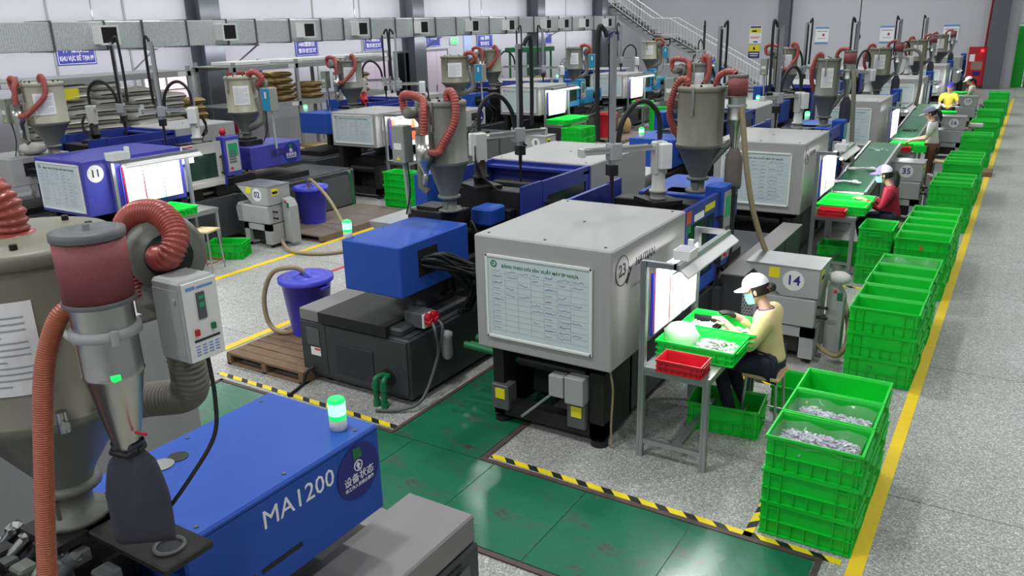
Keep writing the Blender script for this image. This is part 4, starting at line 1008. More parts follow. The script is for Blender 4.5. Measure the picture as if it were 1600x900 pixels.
# ------------------------------------------------------------------ production whiteboards on the machines
def squiggle(mb, x, z, wd, ht, n=7):
    pts = []
    for i in range(n):
        pts.append((x + wd * i / (n - 1) + random.uniform(-.003, .003), -.0125, z + random.uniform(-ht, ht)))
    mb.tube(pts, .0016, 3, 0, False)
def whiteboard(label, x, y, zc, wd, ht, rich=True, side=None):
    t = thing('production_board', label, 'whiteboard', (x, y, zc), 0, 'production whiteboards on the machine ends')
    a, b = wd / 2, ht / 2
    MB().box(-a, a, -.01, -.002, -b, b).obj('board_sheet', M_board, t)
    MB().rbox(-a - .02, a + .02, -.02, -.002, b, b + .022, .003).rbox(-a - .02, a + .02, -.02, -.002, -b - .022, -b, .003).rbox(-a - .022, -a, -.02, -.002, -b - .022, b + .022, .003).rbox(a, a + .022, -.02, -.002, -b - .022, b + .022, .003).obj('board_frame', M_offw, t)
    text('BẢNG THEO DÕI SẢN XUẤT MÁY ÉP NHỰA', wd * .038, M_txtg, t, (wd * .02, -.011, b * .80), '-y', bold=.01)
    MB().lathe([(.028, 0), (.028, .001), (.018, .001), (.018, 0)], 18, 0, (0, 0, 0), Matrix.Translation((-a + .055, -.011, b * .84)) @ Matrix.Rotation(math.pi / 2, 4, 'X'), False).cyl((-a + .05, -.0105, b * .84), (-a + .05, -.012, b * .84), .008, 8).obj('logo_mark', M_txtg, t)
    bl, rd, gy = MB(), MB(), MB()
    rows = 11 if rich else 8
    for i in range(rows):
        z = b * .66 - i * (ht * .80 / rows)
        gy.box(-a + .02, a - .02, -.0112, -.0104, z - .018, z - .0165)
        for c in range(7):
            x0 = -a + .04 + c * (wd - .08) / 7
            if i == 0: gy.box(x0, x0 + .0015, -.0112, -.0104, -b * .85, b * .68)
            u = random.random()
            if c in (0, 4): gy.box(x0 + .01, x0 + .07, -.0114, -.0104, z, z + .006)
            if u < (.75 if i < 3 else .2): squiggle(bl, x0 + .012, z + .006, random.uniform(.05, .1), .009)
            elif u < .4 and c > 2: squiggle(rd, x0 + .015, z + .004, .05, .006, 5)
        if i > 3: squiggle(bl, a * .42, z + .006, .10, .009, 8)
    for q_, n_, m_ in ((bl, 'blue_handwriting', M_inkb), (rd, 'red_handwriting', M_inkr), (gy, 'printed_grid', M_inkk)): q_.obj(n_, m_, t)['kind'] = 'stuff'
    return t
whiteboard('large production whiteboard on the near end of machine 23', -2.93, 5.0, 1.14, .88, .64)
whiteboard('production whiteboard on the white machine behind the beige hanging hose', -2.93, 10.75, 1.14, .88, .66)
whiteboard('bluish production whiteboard on the dark machine end behind the first conveyor', -2.93, 16.8, 1.14, .88, .66, False)
whiteboard('bluish production whiteboard on the machine end behind the second conveyor', -2.93, 23.1, 1.14, .88, .66, False)
whiteboard('small far production whiteboard left of the fire cabinet', -2.93, 29.3, 1.14, .88, .66, False)
whiteboard('greenish production whiteboard on the violet-blue end of machine 11', -10.86, 5.92, 1.23, .96, .60)
whiteboard('production whiteboard on the white machine beside the bright blue injection box', -10.86, 11.66, 1.33, .96, .5, False)
whiteboard('production whiteboard behind the tall robot mast, left of the green crates', -10.86, 17.74, 1.34, .96, .54, False)
whiteboard('production whiteboard to the right of the dark grey hopper', -10.86, 22.8, 1.33, .96, .54, False)

# ------------------------------------------------------------------ work tables with their lamps
def worktable(label, x, y, L=1.14, D=.53, top=.75, posth=1.55, docs=True, red=False, shelf=True):
    t = thing('work_table', label, 'table', (x, y, 0), 0, 'aluminium work tables with lamps')
    p = .02
    def prof(x0, x1, y0, y1, z0, z1, nm, par=t):
        mb = MB().box(x0, x1, y0, y1, z0, z1)
        d = (x1 - x0, y1 - y0, z1 - z0); ax = d.index(max(d))
        g = .004
        if ax == 2: mb.box(x0 - g, x0, (y0 + y1) / 2 + .006, y1, z0, z1).box(x0 - g, x0, y0, (y0 + y1) / 2 - .006, z0, z1).box(x0, (x0 + x1) / 2 - .006, y0 - g, y0, z0, z1).box((x0 + x1) / 2 + .006, x1, y0 - g, y0, z0, z1).box(x1, x1 + g, y0, (y0 + y1) / 2 - .006, z0, z1).box(x1, x1 + g, (y0 + y1) / 2 + .006, y1, z0, z1)
        return mb.obj(nm, M_alu, par)
    for xx in (0, D - .04):
        for yy in (0, L - .04):
            prof(xx, xx + .04, yy, yy + .04, 0, posth if xx == 0 else top - .03, 'post' if xx == 0 else 'leg')
    for yy in (0, L - .04): prof(.04, D - .04, yy + .005, yy + .035, .12, .155, 'rail'); prof(.04, D - .04, yy + .005, yy + .035, top - .07, top - .03, 'rail')
    for xx in (.005, D - .035): prof(xx, xx + .03, .04, L - .04, top - .07, top - .03, 'rail')
    prof(D / 2, D / 2 + .04, .04, L - .04, .12, .155, 'rail')
    MB().box(.045, D + .01, -.01, L + .01, top - .03, top).obj('tabletop', M_sheetmetal, t)
    for yy in (0, L - .04): prof(.04, .26, yy, yy + .04, posth - .04, posth, 'lamp_arm')
    prof(.24, .28, 0, L, posth - .04, posth, 'lamp_beam')
    s = MB().prism([(.275, posth - .05), (.285, posth - .04), (.345, posth - .085), (.34, posth - .10)], 'y', .02, L + .02).prism([(.28, posth - .05), (.28, posth - .04), (.22, posth - .075), (.225, posth - .085)], 'y', .02, L + .02)
    s.obj('lamp_shade', M_offw, t)
    MB().cyl((.28, .06, posth - .082), (.28, L - .02, posth - .082), .016, 10).obj('lamp_tube', M_tube, t)
    if docs:
        for q, (m, yy) in enumerate(((M_paper, .16), (M_paper, .45), (M_paper, .74))):
            MB().box(.045 + .004 * q, .05 + .004 * q, yy, yy + .28, top + .2, posth - .10).obj('hung_sheet', m, t)
        MB().box(.03, .055, .11, .12, top + .2, posth - .12).obj('blue_folder', M_bucket, t); MB().box(.03, .055, .135, .145, top + .22, posth - .12).obj('red_folder', M_red, t)
        MB().box(.06, .062, .42, .43, top + .25, posth - .13).obj('red_folder', M_red, t)
    return t
worktable('aluminium work table with a lit lamp in front of the seated cream-clad worker', -2.15, 5.12)
worktable('aluminium work table with a red tray by the worker in red', -2.15, 10.65, L=1.0)
worktable('lit work table at the second conveyor, in front of the standing worker', -2.15, 16.6, L=1.0)
worktable('lit work table before the worker in yellow', -2.2, 22.6, L=1.0, docs=False)
worktable('far lit work table before the worker near the fire cabinet', -2.2, 28.6, L=1.0, docs=False)
worktable('lit work table on the violet-blue machine number 11', -10.26, 6.28, L=1.2, posth=1.58)
worktable('lit work table with red hangings behind the stacked green crates', -10.26, 11.85, L=1.25, posth=1.62)
worktable('lit work table with green trays left of the red tub', -10.26, 17.95, L=1.3, posth=1.64)
worktable('lit work table with a small red tray right of the tan paper sack', -10.26, 23.0, L=1.3, posth=1.64)
worktable('far lit work table beside the blue-capped worker', -10.26, 28.8, L=1.2, posth=1.64)
for yy in (.15, .75):
    MB().box(.062, .068, yy, yy + .1, 1.05, 1.5).obj('red_cloth', M_orange, [o for o in S.objects if o.get('label', '').startswith('lit work table with red hang')][0])

# ------------------------------------------------------------------ plastic crates
def crate_mesh(Lx=.57, Ly=.385, h=.236, m=M_crate, name='plastic_crate', ribs=True):
    b = MB(); t = .006; tp = .022
    def wall(f):
        pass
    X, Y = Lx / 2, Ly / 2
    ro = [(-X, -Y), (X, -Y), (X, Y), (-X, Y)]
    def loop(dx, z): return [(sx * (X - dx), sy * (Y - dx), z) for sx, sy in ((-1, -1), (1, -1), (1, 1), (-1, 1))]
    rings = [loop(tp, 0), loop(.015, h - .02), loop(0, h - .018), loop(0, h), loop(.012, h), loop(.02, h - .02), loop(tp + .008, .012)]
    vs = [p for r in rings for p in r]
    fs = [(i * 4 + k, i * 4 + (k + 1) % 4, (i + 1) * 4 + (k + 1) % 4, (i + 1) * 4 + k) for i in range(len(rings) - 1) for k in range(4)]
    fs += [(0, 1, 2, 3), tuple((len(rings) - 1) * 4 + k for k in range(4))]
    b.add(vs, fs)
    if ribs:
        for s in (-1, 1):
            yo = s * Y
            ya, yb = min(yo - s * .002, yo - s * .02), max(yo - s * .002, yo - s * .02)
            for z in (.10,): b.box(-X + .008, X - .008, ya, yb, h * .44, h * .44 + .006)
            b.box(-X + .008, X - .008, ya, yb, .004, .012)
            for x in (-.235, -.165, .165, .235): b.box(x - .003, x + .003, ya, yb, .01, h - .02)
            for x in (-.083, 0, .083): b.box(x - .0025, x + .0025, ya, yb, .01, h * .44)
            for x0 in (-.235, .165): b.box(x0, x0 + .07, ya, yb, h * .83, h * .83 + .004)
            xo = s * X; xa, xb = min(xo - s * .002, xo - s * .02), max(xo - s * .002, xo - s * .02)
            b.box(xa, xb, -Y + .008, Y - .008, h * .44, h * .44 + .006)
            b.box(xa, xb, -Y + .008, Y - .008, .004, .012)
            for y in (-.15, -.09, .09, .15): b.box(xa, xb, y - .003, y + .003, .01, h - .02)
            for y in (-.03, .03): b.box(xa, xb, y - .0025, y + .0025, .01, h * .44)
            b.box(min(xo, xo + s * .012), max(xo, xo + s * .012), -.075, .075, h * .62, h * .62 + .012)
            b.box(min(xo, xo + s * .012), max(xo, xo + s * .012), -.15, .15, h * .8, h * .8 + .008)
    return b.mesh(name, m)
CR = crate_mesh()
TR = crate_mesh(.60, .40, .115, M_tray, 'tray')
ORD = ['front', 'second', 'third', 'fourth', 'fifth']
LV = ['lowest', 'middle', 'topmost']
crates = {}
def crate(x, y, z, rz, label, group):
    o = put('plastic_crate', CR, None, (x, y, z), rz)
    tag(o, label, 'crate', group); return o
GN = [(4.60, 3, 'nearest block'), (7.32, 5, 'block behind the cream-clad worker'), (10.05, 5, 'block right of the red-clad worker'), (13.6, 3, 'block behind the red-clad worker'),
      (15.75, 4, 'block beside the standing worker'), (19.6, 2, 'block just past the brown board'), (22.3, 2, 'block past the pale bundle'), (24.9, 2, 'block level with the yellow-clad worker'), (27.5, 2, 'second farthest block'), (30.7, 2, 'farthest block')]
for gi, (y0, ns, where) in enumerate(GN):
    for s in range(ns):
        for l in range(3):
            jx, jy = random.uniform(-.006, .006), random.uniform(-.004, .004)
            crates[gi, s, l] = crate(-.80 + jx, y0 + .195 + .392 * s + jy, .002 + .2335 * l, random.uniform(-.012, .012),
                  '%s green crate, %s stack of the %s' % (LV[l], ORD[s], where), 'green crates stacked along the yellow line')
for l in range(3):
    crate(-1.335, 10.63, .002 + .2335 * l, math.pi / 2, '%s green crate of the lone stack right beside the worker in red' % LV[l], 'green crates stacked along the yellow line')
text('19', .05, M_txtg, crates[1, 0, 0], (-.06, -.191, .15), '-y')
MB().prism([(-.01, .10), (.03, .13), (-.02, .17)], 'y', -.196, -.1945).obj('red_tag', M_orange, crates[2, 0, 2])
# stacks by the left aisle
for l in range(3):
    crate(-9.37, 11.2, .002 + .2335 * l, 0, '%s green crate of the taller stack left of the central hopper' % LV[l], 'green crates by the left aisle')
for l in range(2):
    crate(-8.80, 11.75, .002 + .2335 * l, .05, '%s green crate of the lower stack seen behind the central hopper' % ['lower', 'upper'][l], 'green crates by the left aisle')
crate(-9.7, 7.55, .002, .5, 'single green crate on the floor behind the wooden stool by machine 11', 'green crates by the left aisle')
for l in range(3):
    crate(-9.40, 17.95, .002 + .2335 * l, .03, '%s green crate of the front stack left of the red tub' % LV[l], 'green crates by the red tub')
    crate(-9.40, 18.37, .002 + .2335 * l, -.02, '%s green crate of the back stack left of the red tub' % LV[l], 'green crates by the red tub')
for l in range(3): crate(-9.35, 23.4, .002 + .2335 * l, 0, '%s green crate of the stack right of the far work table with red tray' % LV[l], 'green crates by the far left table')
crate(-1.72, 5.95, .002, .1, 'green crate under the work table, left of the stool legs', 'green crates under the work tables')
crate(-1.20, 6.55, .002, .0, 'green crate on the floor behind the wooden stool of the cream-clad worker', 'green crates under the work tables')
crate(-1.85, 11.3, .002, .0, 'green crate under the table of the worker in red', 'green crates under the work tables')

def pieces(name, n, x0, x1, y0, y1, z0, h, m, parent=None, sz=.03):
    b = MB()
    for _ in range(n):
        x, y = random.uniform(x0, x1), random.uniform(y0, y1)
        u = 1 - max(abs((x - (x0 + x1) / 2) / (x1 - x0)), abs((y - (y0 + y1) / 2) / (y1 - y0))) * 2
        z = z0 + random.random() * h * (.3 + .7 * u)
        M = Matrix.Translation((x, y, z)) @ Matrix.Rotation(random.uniform(0, 6.3), 4, 'Z') @ Matrix.Rotation(random.uniform(-.7, .7), 4, 'X')
        s = sz * random.uniform(.6, 1.4)
        b.box(-s, s, -s * .28, s * .28, -.003, .003, 0, M)
        if random.random() < .5: b.box(-s * .2, s * .2, -s * .7, s * .7, -.003, .003, 0, M)
    return b
def scrap(label, n, x0, x1, y0, y1, z0, h, m, sz=.03, name='moulded_parts'):
    o = pieces(name, n, x0, x1, y0, y1, z0, h, m, None, sz).obj(name, m)
    tag(o, label, 'plastic parts'); o['kind'] = 'stuff'; return o
def film(label, x0, x1, y0, y1, z, amp=.006, nx=14, ny=8):
    vs = [(x0 + (x1 - x0) * i / nx, y0 + (y1 - y0) * j / ny, z + random.uniform(-amp, amp) + .012 * math.sin(i * .9 + j * .5)) for i in range(nx + 1) for j in range(ny + 1)]
    o = MB().add(vs, [(i * (ny + 1) + j, (i + 1) * (ny + 1) + j, (i + 1) * (ny + 1) + j + 1, i * (ny + 1) + j + 1) for i in range(nx) for j in range(ny)], 0, True).obj('plastic_film', M_film)
    tag(o, label, 'plastic film'); return o
ZT = .469
scrap('grey moulded parts under film in the nearest crate', 560, -1.02, -.58, 4.64, 4.89, ZT + .135, .08, M_scrap, .022)
scrap('grey moulded parts under film in the second nearest crate', 480, -1.02, -.58, 5.03, 5.28, ZT + .12, .08, M_scrap, .022)
film('clear film over the parts in the nearest crate', -1.06, -.54, 4.595, 4.935, ZT + .205)
film('clear film over the parts in the second nearest crate', -1.06, -.54, 4.99, 5.325, ZT + .205)
film('clear film in the fifth crate stack beside granulator 14', -1.06, -.54, 8.91, 9.25, ZT + .215)
film('clear film lying low in the fourth crate stack beside granulator 14', -1.06, -.54, 8.52, 8.86, ZT + .12, .01)
scrap('small grey parts in the lone crate stack beside the worker in red', 60, -1.48, -1.2, 10.45, 10.85, ZT + .1, .04, M_scrap)
pb = MB().ball((-.93, 5.2, ZT + .16), .07, 12, 0, (1.3, .8, .55)).obj('plastic_bag', M_film); tag(pb, 'crumpled clear bag in the left of the second nearest crate', 'bag')

# trays on the tables
def tray(x, y, z, rz, label, m=None, scale=None):
    me = TR
    if m: me = TR.copy(); me.materials.clear(); me.materials.append(m)
    o = put('parts_tray', me, None, (x, y, z), rz); tag(o, label, 'tray', 'trays on the work tables')
    if scale: o.scale = scale
    return o
tray(-1.83, 5.57, .752, 0, 'green tray heaped with white parts, nearer tray on the front work table')
tray(-1.80, 6.0, .752, 0, 'green tray holding a black tray, farther tray on the front work table')
tray(-1.83, 5.17, .752, 0, 'red tray at the near end of the front work table', M_red, (.57, .55, .85))
tray(-1.98, 5.97, .77, .05, 'black tray lying in the farther green tray', M_black, (.45, .7, .7))
scrap('white parts heaped in the nearer green tray', 260, -1.88, -1.58, 5.43, 5.72, .775, .10, M_whiteparts, .022)
scrap('white parts in the black tray', 120, -2.08, -1.9, 5.86, 6.08, .79, .05, M_whiteparts, .02)
scrap('white parts in the farther green tray before the worker', 140, -1.84, -1.56, 5.86, 6.13, .772, .05, M_whiteparts, .02)
pb = MB().ball((0, 0, 0), .13, 16, 0, (1.05, .9, .75))
pb.v = [(p[0] * (1 + .1 * math.sin(9 * p[2] * 10 + p[1] * 30)), p[1] * (1 + .1 * math.sin(40 * p[0])), p[2]) for p in pb.v]
pb = pb.obj('plastic_bag', M_poly, None, (-2.0, 5.58, .865)); tag(pb, 'white translucent bag lying in the nearer green tray', 'bag')
tray(-1.83, 10.95, .752, 0, 'green tray nearer the camera on the table of the worker in red')
tray(-1.83, 11.36, .752, 0, 'green tray under the low end of the first conveyor')
tray(-1.9, 10.63, .752, 0, 'red tray on the table of the worker in red', M_red, (.55, .5, .85))
tray(-1.8, 16.95, .752, 0, 'green tray before the standing worker in white'); tray(-1.55, 16.6, .752, 0, 'small green box on the table of the standing worker', None, (.35, .55, 1))
tray(-1.85, 16.58, .752, 0, 'red tray on the table of the standing worker', M_red, (.5, .5, .7))
tray(-1.75, 22.9, .752, 0, 'green tray in front of the worker in yellow'); tray(-1.95, 22.5, .752, 0, 'red tray on the table before the worker in yellow', M_red, (.4, .5, .8))
tray(-1.8, 28.9, .752, 0, 'green tray before the worker nearest the fire cabinet')
tray(-9.93, 6.9, .752, 0, 'green tray on the work table of machine 11')
tray(-9.95, 18.2, .752, .05, 'green tray in front on the table left of the red tub'); tray(-9.95, 18.62, .752, 0, 'green tray behind on the table left of the red tub'); tray(-9.95, 19.04, .752, 0, 'farthest green tray on the table left of the red tub')
tray(-9.95, 23.45, .752, 0, 'green tray on the far table with the small red tray'); tray(-9.95, 23.3, .87, 0, 'small red tray on top of the far green tray', M_red, (.5, .4, .5))
# white boxes on the lamp beams
def tub(label, x, y, z, s=1.0, m=M_offw):
    t = thing('parts_box', label, 'box', (x, y, z)); 
    MB().prism([(-.055, 0), (.055, 0), (.065, .07), (-.065, .07)], 'y', -.085, .085).obj('tub', m, t)
    MB().box(-.05, .05, -.07, .07, .0701, .073).obj('contents', M_scrap, t); MB().box(-.02, .02, .09, .12, 0, .11).obj('clip', M_offw, t)
    t.scale = (s, s, s)
tub('small white box of parts on the lamp beam of machine 23', -1.90, 5.32, 1.551)
tub('translucent box on the lamp beam above the worker in red', -1.90, 10.85, 1.551, 1.1, M_poly)
tub('translucent white box on top of the lamp beam of machine 11', -10.0, 6.25, 1.601, 1.4, M_poly)

# ------------------------------------------------------------------ granulators
def granulator(label, x, y, num, s=1.0, flip=False, short=False, extra=True):
    t = thing('granulator', label, 'granulator', (x, y, 0), 0, 'grey scrap granulators beside the machines')
    MB().box(-.3, -.2, 0.0, .5, .06, .36).box(.14, .27, 0.0, .5, .06, .36).box(-.3, .27, 0, .06, .27, .36).box(-.3, .27, .44, .5, .06, .36).obj('stand', M_grey, t)
    MB().box(-.18, .12, .05, .4, .1, .26).obj('collecting_bin', M_iron, t)
    MB().rbox(-.32, .26, .0, .48, .37, .645, .012).obj('cutting_chamber', M_grey, t)
    pg = MB().prism([(-.46, .37), (-.3, .37), (-.3, .66), (-.42, .66), (-.48, .58)], 'y', .03, .45).obj('drive_guard', M_grey, t)
    h = MB()
    for i in range(5):
        for j in range(8): h.cyl((-.45 + i * .03 + (j % 2) * .015, .03, .40 + j * .03), (-.45 + i * .03 + (j % 2) * .015, .026, .40 + j * .03), .008, 6)
    h.obj('guard_holes', M_black, pg)
    MB().prism([(-.40, .935), (.27, .95), (.27, .66), (-.06, .65)], 'y', .02, .46).obj('feed_hopper', M_grey, t)
    MB().box(-.41, .28, .01, .47, .935, .95).obj('hopper_lid', M_sheetmetal, t)
    disc_sign('', .098, t, (.04, .0195, .81), '-y', num, .13)
    if extra: MB().box(-.19, -.09, .014, .02, .82, .92).obj('yellow_label', M_label_y, t)
    MB().box(.27, .274, .1, .22, .8, .9).obj('warning_label', M_label_y, t); MB().box(.274, .276, .11, .21, .82, .86).obj('black_mark', M_txtk, t)
    for z in (.46, .56): MB().tube([(.26, .1, z), (.33, .1, z)], .015, 8).ball((.34, .1, z), .02, 8).obj('clamp_screw', M_iron, t)
    c = MB().prism([(.31, .08), (.46, .06), (.46, .62), (.40, .72), (.31, .74)], 'y', .25, .42).obj('switch_box', M_grey, t)
    MB().box(.40, .45, .245, .25, .60, .68).obj('switch_plate', M_gpipe, c); MB().cyl((.38, .25, .69), (.38, .235, .69), .015, 8).obj('stop_button', M_red, c)
    for xx in (-.27, .22):
        for yy in (.06, .45): MB().cyl((xx - .012, yy, .03), (xx + .012, yy, .03), .03, 12).obj('castor', M_black, t)
    return t
granulator('grey granulator with the number 14 disc behind the cream-clad worker', -1.66, 7.48, '14')
granulator('grey granulator with the number 02 disc on the left aisle beside a blue bin', -9.70, 8.14, '02')
granulator('grey granulator with the number 35 disc behind the worker in red', -1.50, 14.0, '35', extra=False)
granulator('grey granulator with the number 16 disc by the standing worker', -1.38, 20.9, '16', extra=False)
granulator('grey granulator with the number 17 disc before the farthest worker', -1.45, 26.3, '17', extra=False)
granulator('pale granulator standing behind the central hopper', -8.6, 14.6, '8', extra=False)

wbg = MB().ball((0, 0, 0), .1, 12, 0, (1.1, 1, .6)).obj('plastic_bag', M_sack_w, None, (-1.27, 7.82, .80)); tag(wbg, 'white bag lying on the switch box at the right of granulator 14', 'bag')

def hose_thing(label, pts, r, m=M_beige):
    o = MB().tube(smooth(pts, 9), r, 9).obj('suction_hose', m); tag(o, label, 'hose', 'loose suction hoses'); return o
hose_thing('beige hose hanging from the taupe-bag cyclone down to granulator 14', [(-2.33, 7.86, 2.42), (-2.28, 7.8, 2.25), (-2.2, 7.75, 1.8), (-2.1, 7.8, 1.3), (-1.95, 8.0, .8), (-1.7, 8.2, .4)], .027)
hose_thing('beige hose curling from the foot of granulator 14 to the floor at its right', [(-1.45, 7.7, .16), (-1.2, 7.6, .1), (-1.13, 7.75, .22), (-1.18, 7.9, .42), (-1.25, 8.0, .55)], .026)
hose_thing('beige hose from the round blue bin over the left aisle floor', [(-9.78, 9.35, .68), (-9.75, 9.3, .8), (-9.55, 9.2, .86), (-9.1, 9.1, .6), (-8.7, 9.0, .2), (-8.45, 8.95, .03)], .026)
hose_thing('beige hose lying on the floor beside granulator 02', [(-9.45, 8.35, .1), (-9.0, 8.1, .04), (-8.5, 8.2, .03), (-8.2, 8.6, .03), (-7.9, 9.3, .03)], .028)
hose_thing('beige hose looping out of the blue bin on the wooden pallet', [(-6.12, 5.66, .76), (-6.2, 5.6, .82), (-6.42, 5.5, .76), (-6.5, 5.42, .5), (-6.44, 5.4, .22), (-6.25, 5.45, .14), (-6.1, 5.8, .16)], .026)
hose_thing('dark hose from the red filter behind the first conveyor', [(-2.36, 13.72, 2.4), (-2.3, 13.6, 2.2), (-2.25, 13.5, 1.7), (-2.2, 13.4, 1.2), (-2.15, 13.4, .9)], .035, M_greyhose)
hose_thing('grey hose arching from the second red filter', [(-2.4, 19.7, 2.42), (-2.2, 19.7, 2.45), (-2.05, 19.7, 2.3), (-2.0, 19.7, 1.7), (-2.05, 19.7, 1.2)], .035, M_greyhose)

# ------------------------------------------------------------------ bins, pallets, stools
def bin_(label, x, y, z, r0, r1, h, m, lid=True):
    t = thing('round_bin', label, 'bin', (x, y, z))
    MB().lathe([(r0, 0), (r1, h), (r1 + .02, h), (r1 + .02, h + .03), (r1 - .01, h + .03), (r1 - .012, h), (r0 - .01, .01)], 30).obj('bin_body', m, t)
    if lid:
        l = MB().lathe([(r1 + .03, h + .0), (r1 + .03, h + .045), (r1 - .01, h + .05), (r1 - .03, h + .035), (r1 * .5, h + .035), (r1 * .45, h + .045), (.0005, h + .045)], 30).obj('bin_lid', m, t)
        MB().tube(smooth([(-.1, .02, h + .04), (-.05, .02, h + .075), (.05, -.02, h + .075), (.1, -.02, h + .04)]), .014, 8).obj('lid_handle', m, l)
    for s in (-1, 1): MB().rbox(s * (r1 - .0) - .03, s * (r1) + .03, -.06, .06, h - .06, h - .03, .006).obj('grip', m, t)
    return t
bin_('royal blue lidded bin on the wooden pallet in the left foreground', -6.1, 5.65, .125, .19, .255, .56, M_bucket)
bin_('royal blue lidded bin behind granulator 02', -9.86, 9.45, .10, .2, .26, .56, M_bucket)
bin_('open red plastic tub behind the green crates in the left aisle', -9.93, 20.9, .1, .2, .28, .62, M_red, False)
sb = MB().lathe([(.14, 0), (.2, .05), (.21, .25), (.16, .4), (.06, .47), (.09, .53), (.05, .56)], 12, 0, (-9.85, 21.9, .092)).obj('paper_sack', M_sack_b); tag(sb, 'upright tan paper sack beside the red tub', 'sack')

def pallet(label, x, y, lx, ly, h, nb, m, rz=0.0):
    t = thing('wooden_pallet', label, 'pallet', (x, y, 0), rz)
    for i in range(nb):
        w_ = ly / nb
        MB().box(0, lx, i * w_ + .006, (i + 1) * w_ - .006, h - .02, h + random.uniform(-.003, .003)).obj('plank', m, t)
    for xx in (0, lx / 2 - .03, lx - .06): MB().box(xx, xx + .06, 0, ly, .0, h - .02).obj('bearer', m, t)
    for yy in (0, ly - .08): MB().box(0, lx, yy, yy + .08, .0, .016).obj('bottom_plank', m, t)
    return t
pallet('weathered wooden pallet carrying the blue bin in the left foreground', -6.42, 4.80, 1.06, 1.15, .12, 9, M_wood)
pallet('dusty dark board pallet under the blue bin behind granulator 02', -10.2, 8.75, 1.2, 2.2, .10, 3, M_dusty)
pallet('grey board pallet under the red tub and tan sack', -10.2, 20.4, 1.0, 2.0, .09, 3, M_dusty)

def stool(label, x, y, h=.5, w_=.29, red=False, rz=0.0):
    t = thing('stool', label, 'stool', (x, y, 0), rz, 'wooden topped metal stools')
    a = w_ / 2
    MB().rbox(-a, a, -a, a, h - .03, h, .008).obj('seat', M_plywood, t)
    for sx in (-1, 1):
        for sy in (-1, 1): MB().tube([(sx * (a - .03), sy * (a - .03), h - .03), (sx * (a - .005), sy * (a - .005), 0)], .012, 8).obj('leg', M_alu, t)
    q = a - .012
    b = MB()
    for sx in (-1, 1): b.tube([(sx * q, -q, .13), (sx * q, q, .13)], .009, 6); b.tube([(-q, sx * q, .13), (q, sx * q, .13)], .009, 6)
    b.obj('footrest', M_redpaint if red else M_alu, t)
    return t
stool('wooden stool under the cream-clad worker', -1.46, 6.04, .5)
stool('wooden stool with a red foot ring by machine 11', -9.38, 6.95, .58, .3, True, .3)
stool('wooden stool under the worker in red', -1.34, 11.6, .5)
stool('wooden stool beside the crates by the standing worker', -1.2, 17.0, .55, .3)

# ------------------------------------------------------------------ inclined belt conveyors
def conveyor(label, x, y0, y1, z0, z1, wd=.44, parts=()):
    t = thing('belt_conveyor', label, 'conveyor', (x, y0, z0)); L = math.hypot(y1 - y0, z1 - z0); a = math.atan2(z1 - z0, y1 - y0)
    R = Matrix.Rotation(a, 4, 'X'); h = wd / 2
    MB().box(-h + .01, h - .01, .0, L, -.04, 0, 0, R).obj('belt', M_belt, t)
    for s in (-1, 1): MB().box(min(s * h, s * (h + .035)), max(s * h, s * (h + .035)), -.02, L + .02, -.09, .02, 0, R).obj('side_rail', M_alu, t)
    MB().cyl((-h, 0, -.02), (h, 0, -.02), .035, 12).obj('roller', M_steel, t)
    for yy in (.25, L - .3):
        p = R @ Vector((0, yy, -.08))
        for s in (-1, 1): MB().box(s * h - .02, s * h + .02, p.y - .02, p.y + .02, -z0, p.z).obj('leg', M_alu, t)
    return t
conveyor('first inclined conveyor with a dark green belt above the worker in red', -1.93, 11.72, 14.9, .86, 1.12)
conveyor('second inclined conveyor with a dark green belt above the standing worker', -1.95, 17.5, 21.6, .86, 1.15)
def casting(label, x, y, z, rz):
    t = MB().tube(smooth([(-.14, 0, .02), (-.05, .03, .025), (.03, .0, .035), (.10, .03, .02), (.16, .02, .02)], 5), .014, 6).ball((-.13, 0, .025), .05, 10, 0, (1.6, .8, .5)).ball((.15, .02, .025), .055, 10, 0, (1.0, 1.0, .5)).ball((.2, -.03, .02), .03, 8, 0, (1.5, .6, .5)).ball((.1, .07, .02), .03, 8, 0, (.7, 1.4, .5))
    o = t.obj('moulded_part', M_whiteparts, None, (x, y, z), rz); tag(o, label, 'plastic part'); return o
casting('grey-white branched part on the first conveyor belt, lower one', -2.05, 12.1, .905, .2)
casting('grey-white branched part on the first conveyor belt, upper one', -1.95, 12.9, .97, .3)
scrap('row of small dark parts on the second conveyor belt', 26, -2.05, -1.8, 18.2, 18.5, .92, .01, M_iron, .03, 'conveyed_parts')
scrap('row of small pale parts at the top of the first conveyor belt', 20, -2.08, -1.78, 14.2, 14.5, 1.08, .01, M_whiteparts, .02, 'conveyed_parts')

# ------------------------------------------------------------------ racks and sacks along the left wall
def rack(label, y0, y1, lv, posts, x0=-16.6, x1=-15.3):
    t = thing('storage_rack', label, 'rack', (0, 0, 0))
    for y in posts:
        for x in (x0, x1): MB().box(x - .03, x + .03, y - .04, y + .04, 0, 2.5).obj('post', M_rack, t)
    for z in lv:
        MB().box(x1 - .03, x1 + .03, y0, y1, z - .07, z + .03).box(x0 - .03, x0 + .03, y0, y1, z - .07, z + .03).obj('beam', M_rack, t)
        MB().box(x0, x1, y0, y1, z + .03, z + .05).obj('shelf', M_rack, t)
        for y in posts[1:]: MB().box(x1 + .03, x1 + .035, y - .28, y - .08, z - .06, z + .03).obj('label_plate', M_offw, t)
    return t
rack('grey storage rack with white sacks behind the far left robot', 4.0, 11.6, (.12, 2.36), (4.1, 7.9, 11.5))
rack('grey storage rack with brown paper sacks below the ABS sign', 12.6, 18.2, (.12, 1.46, 2.36), (12.7, 14.6, 16.4, 18.1))
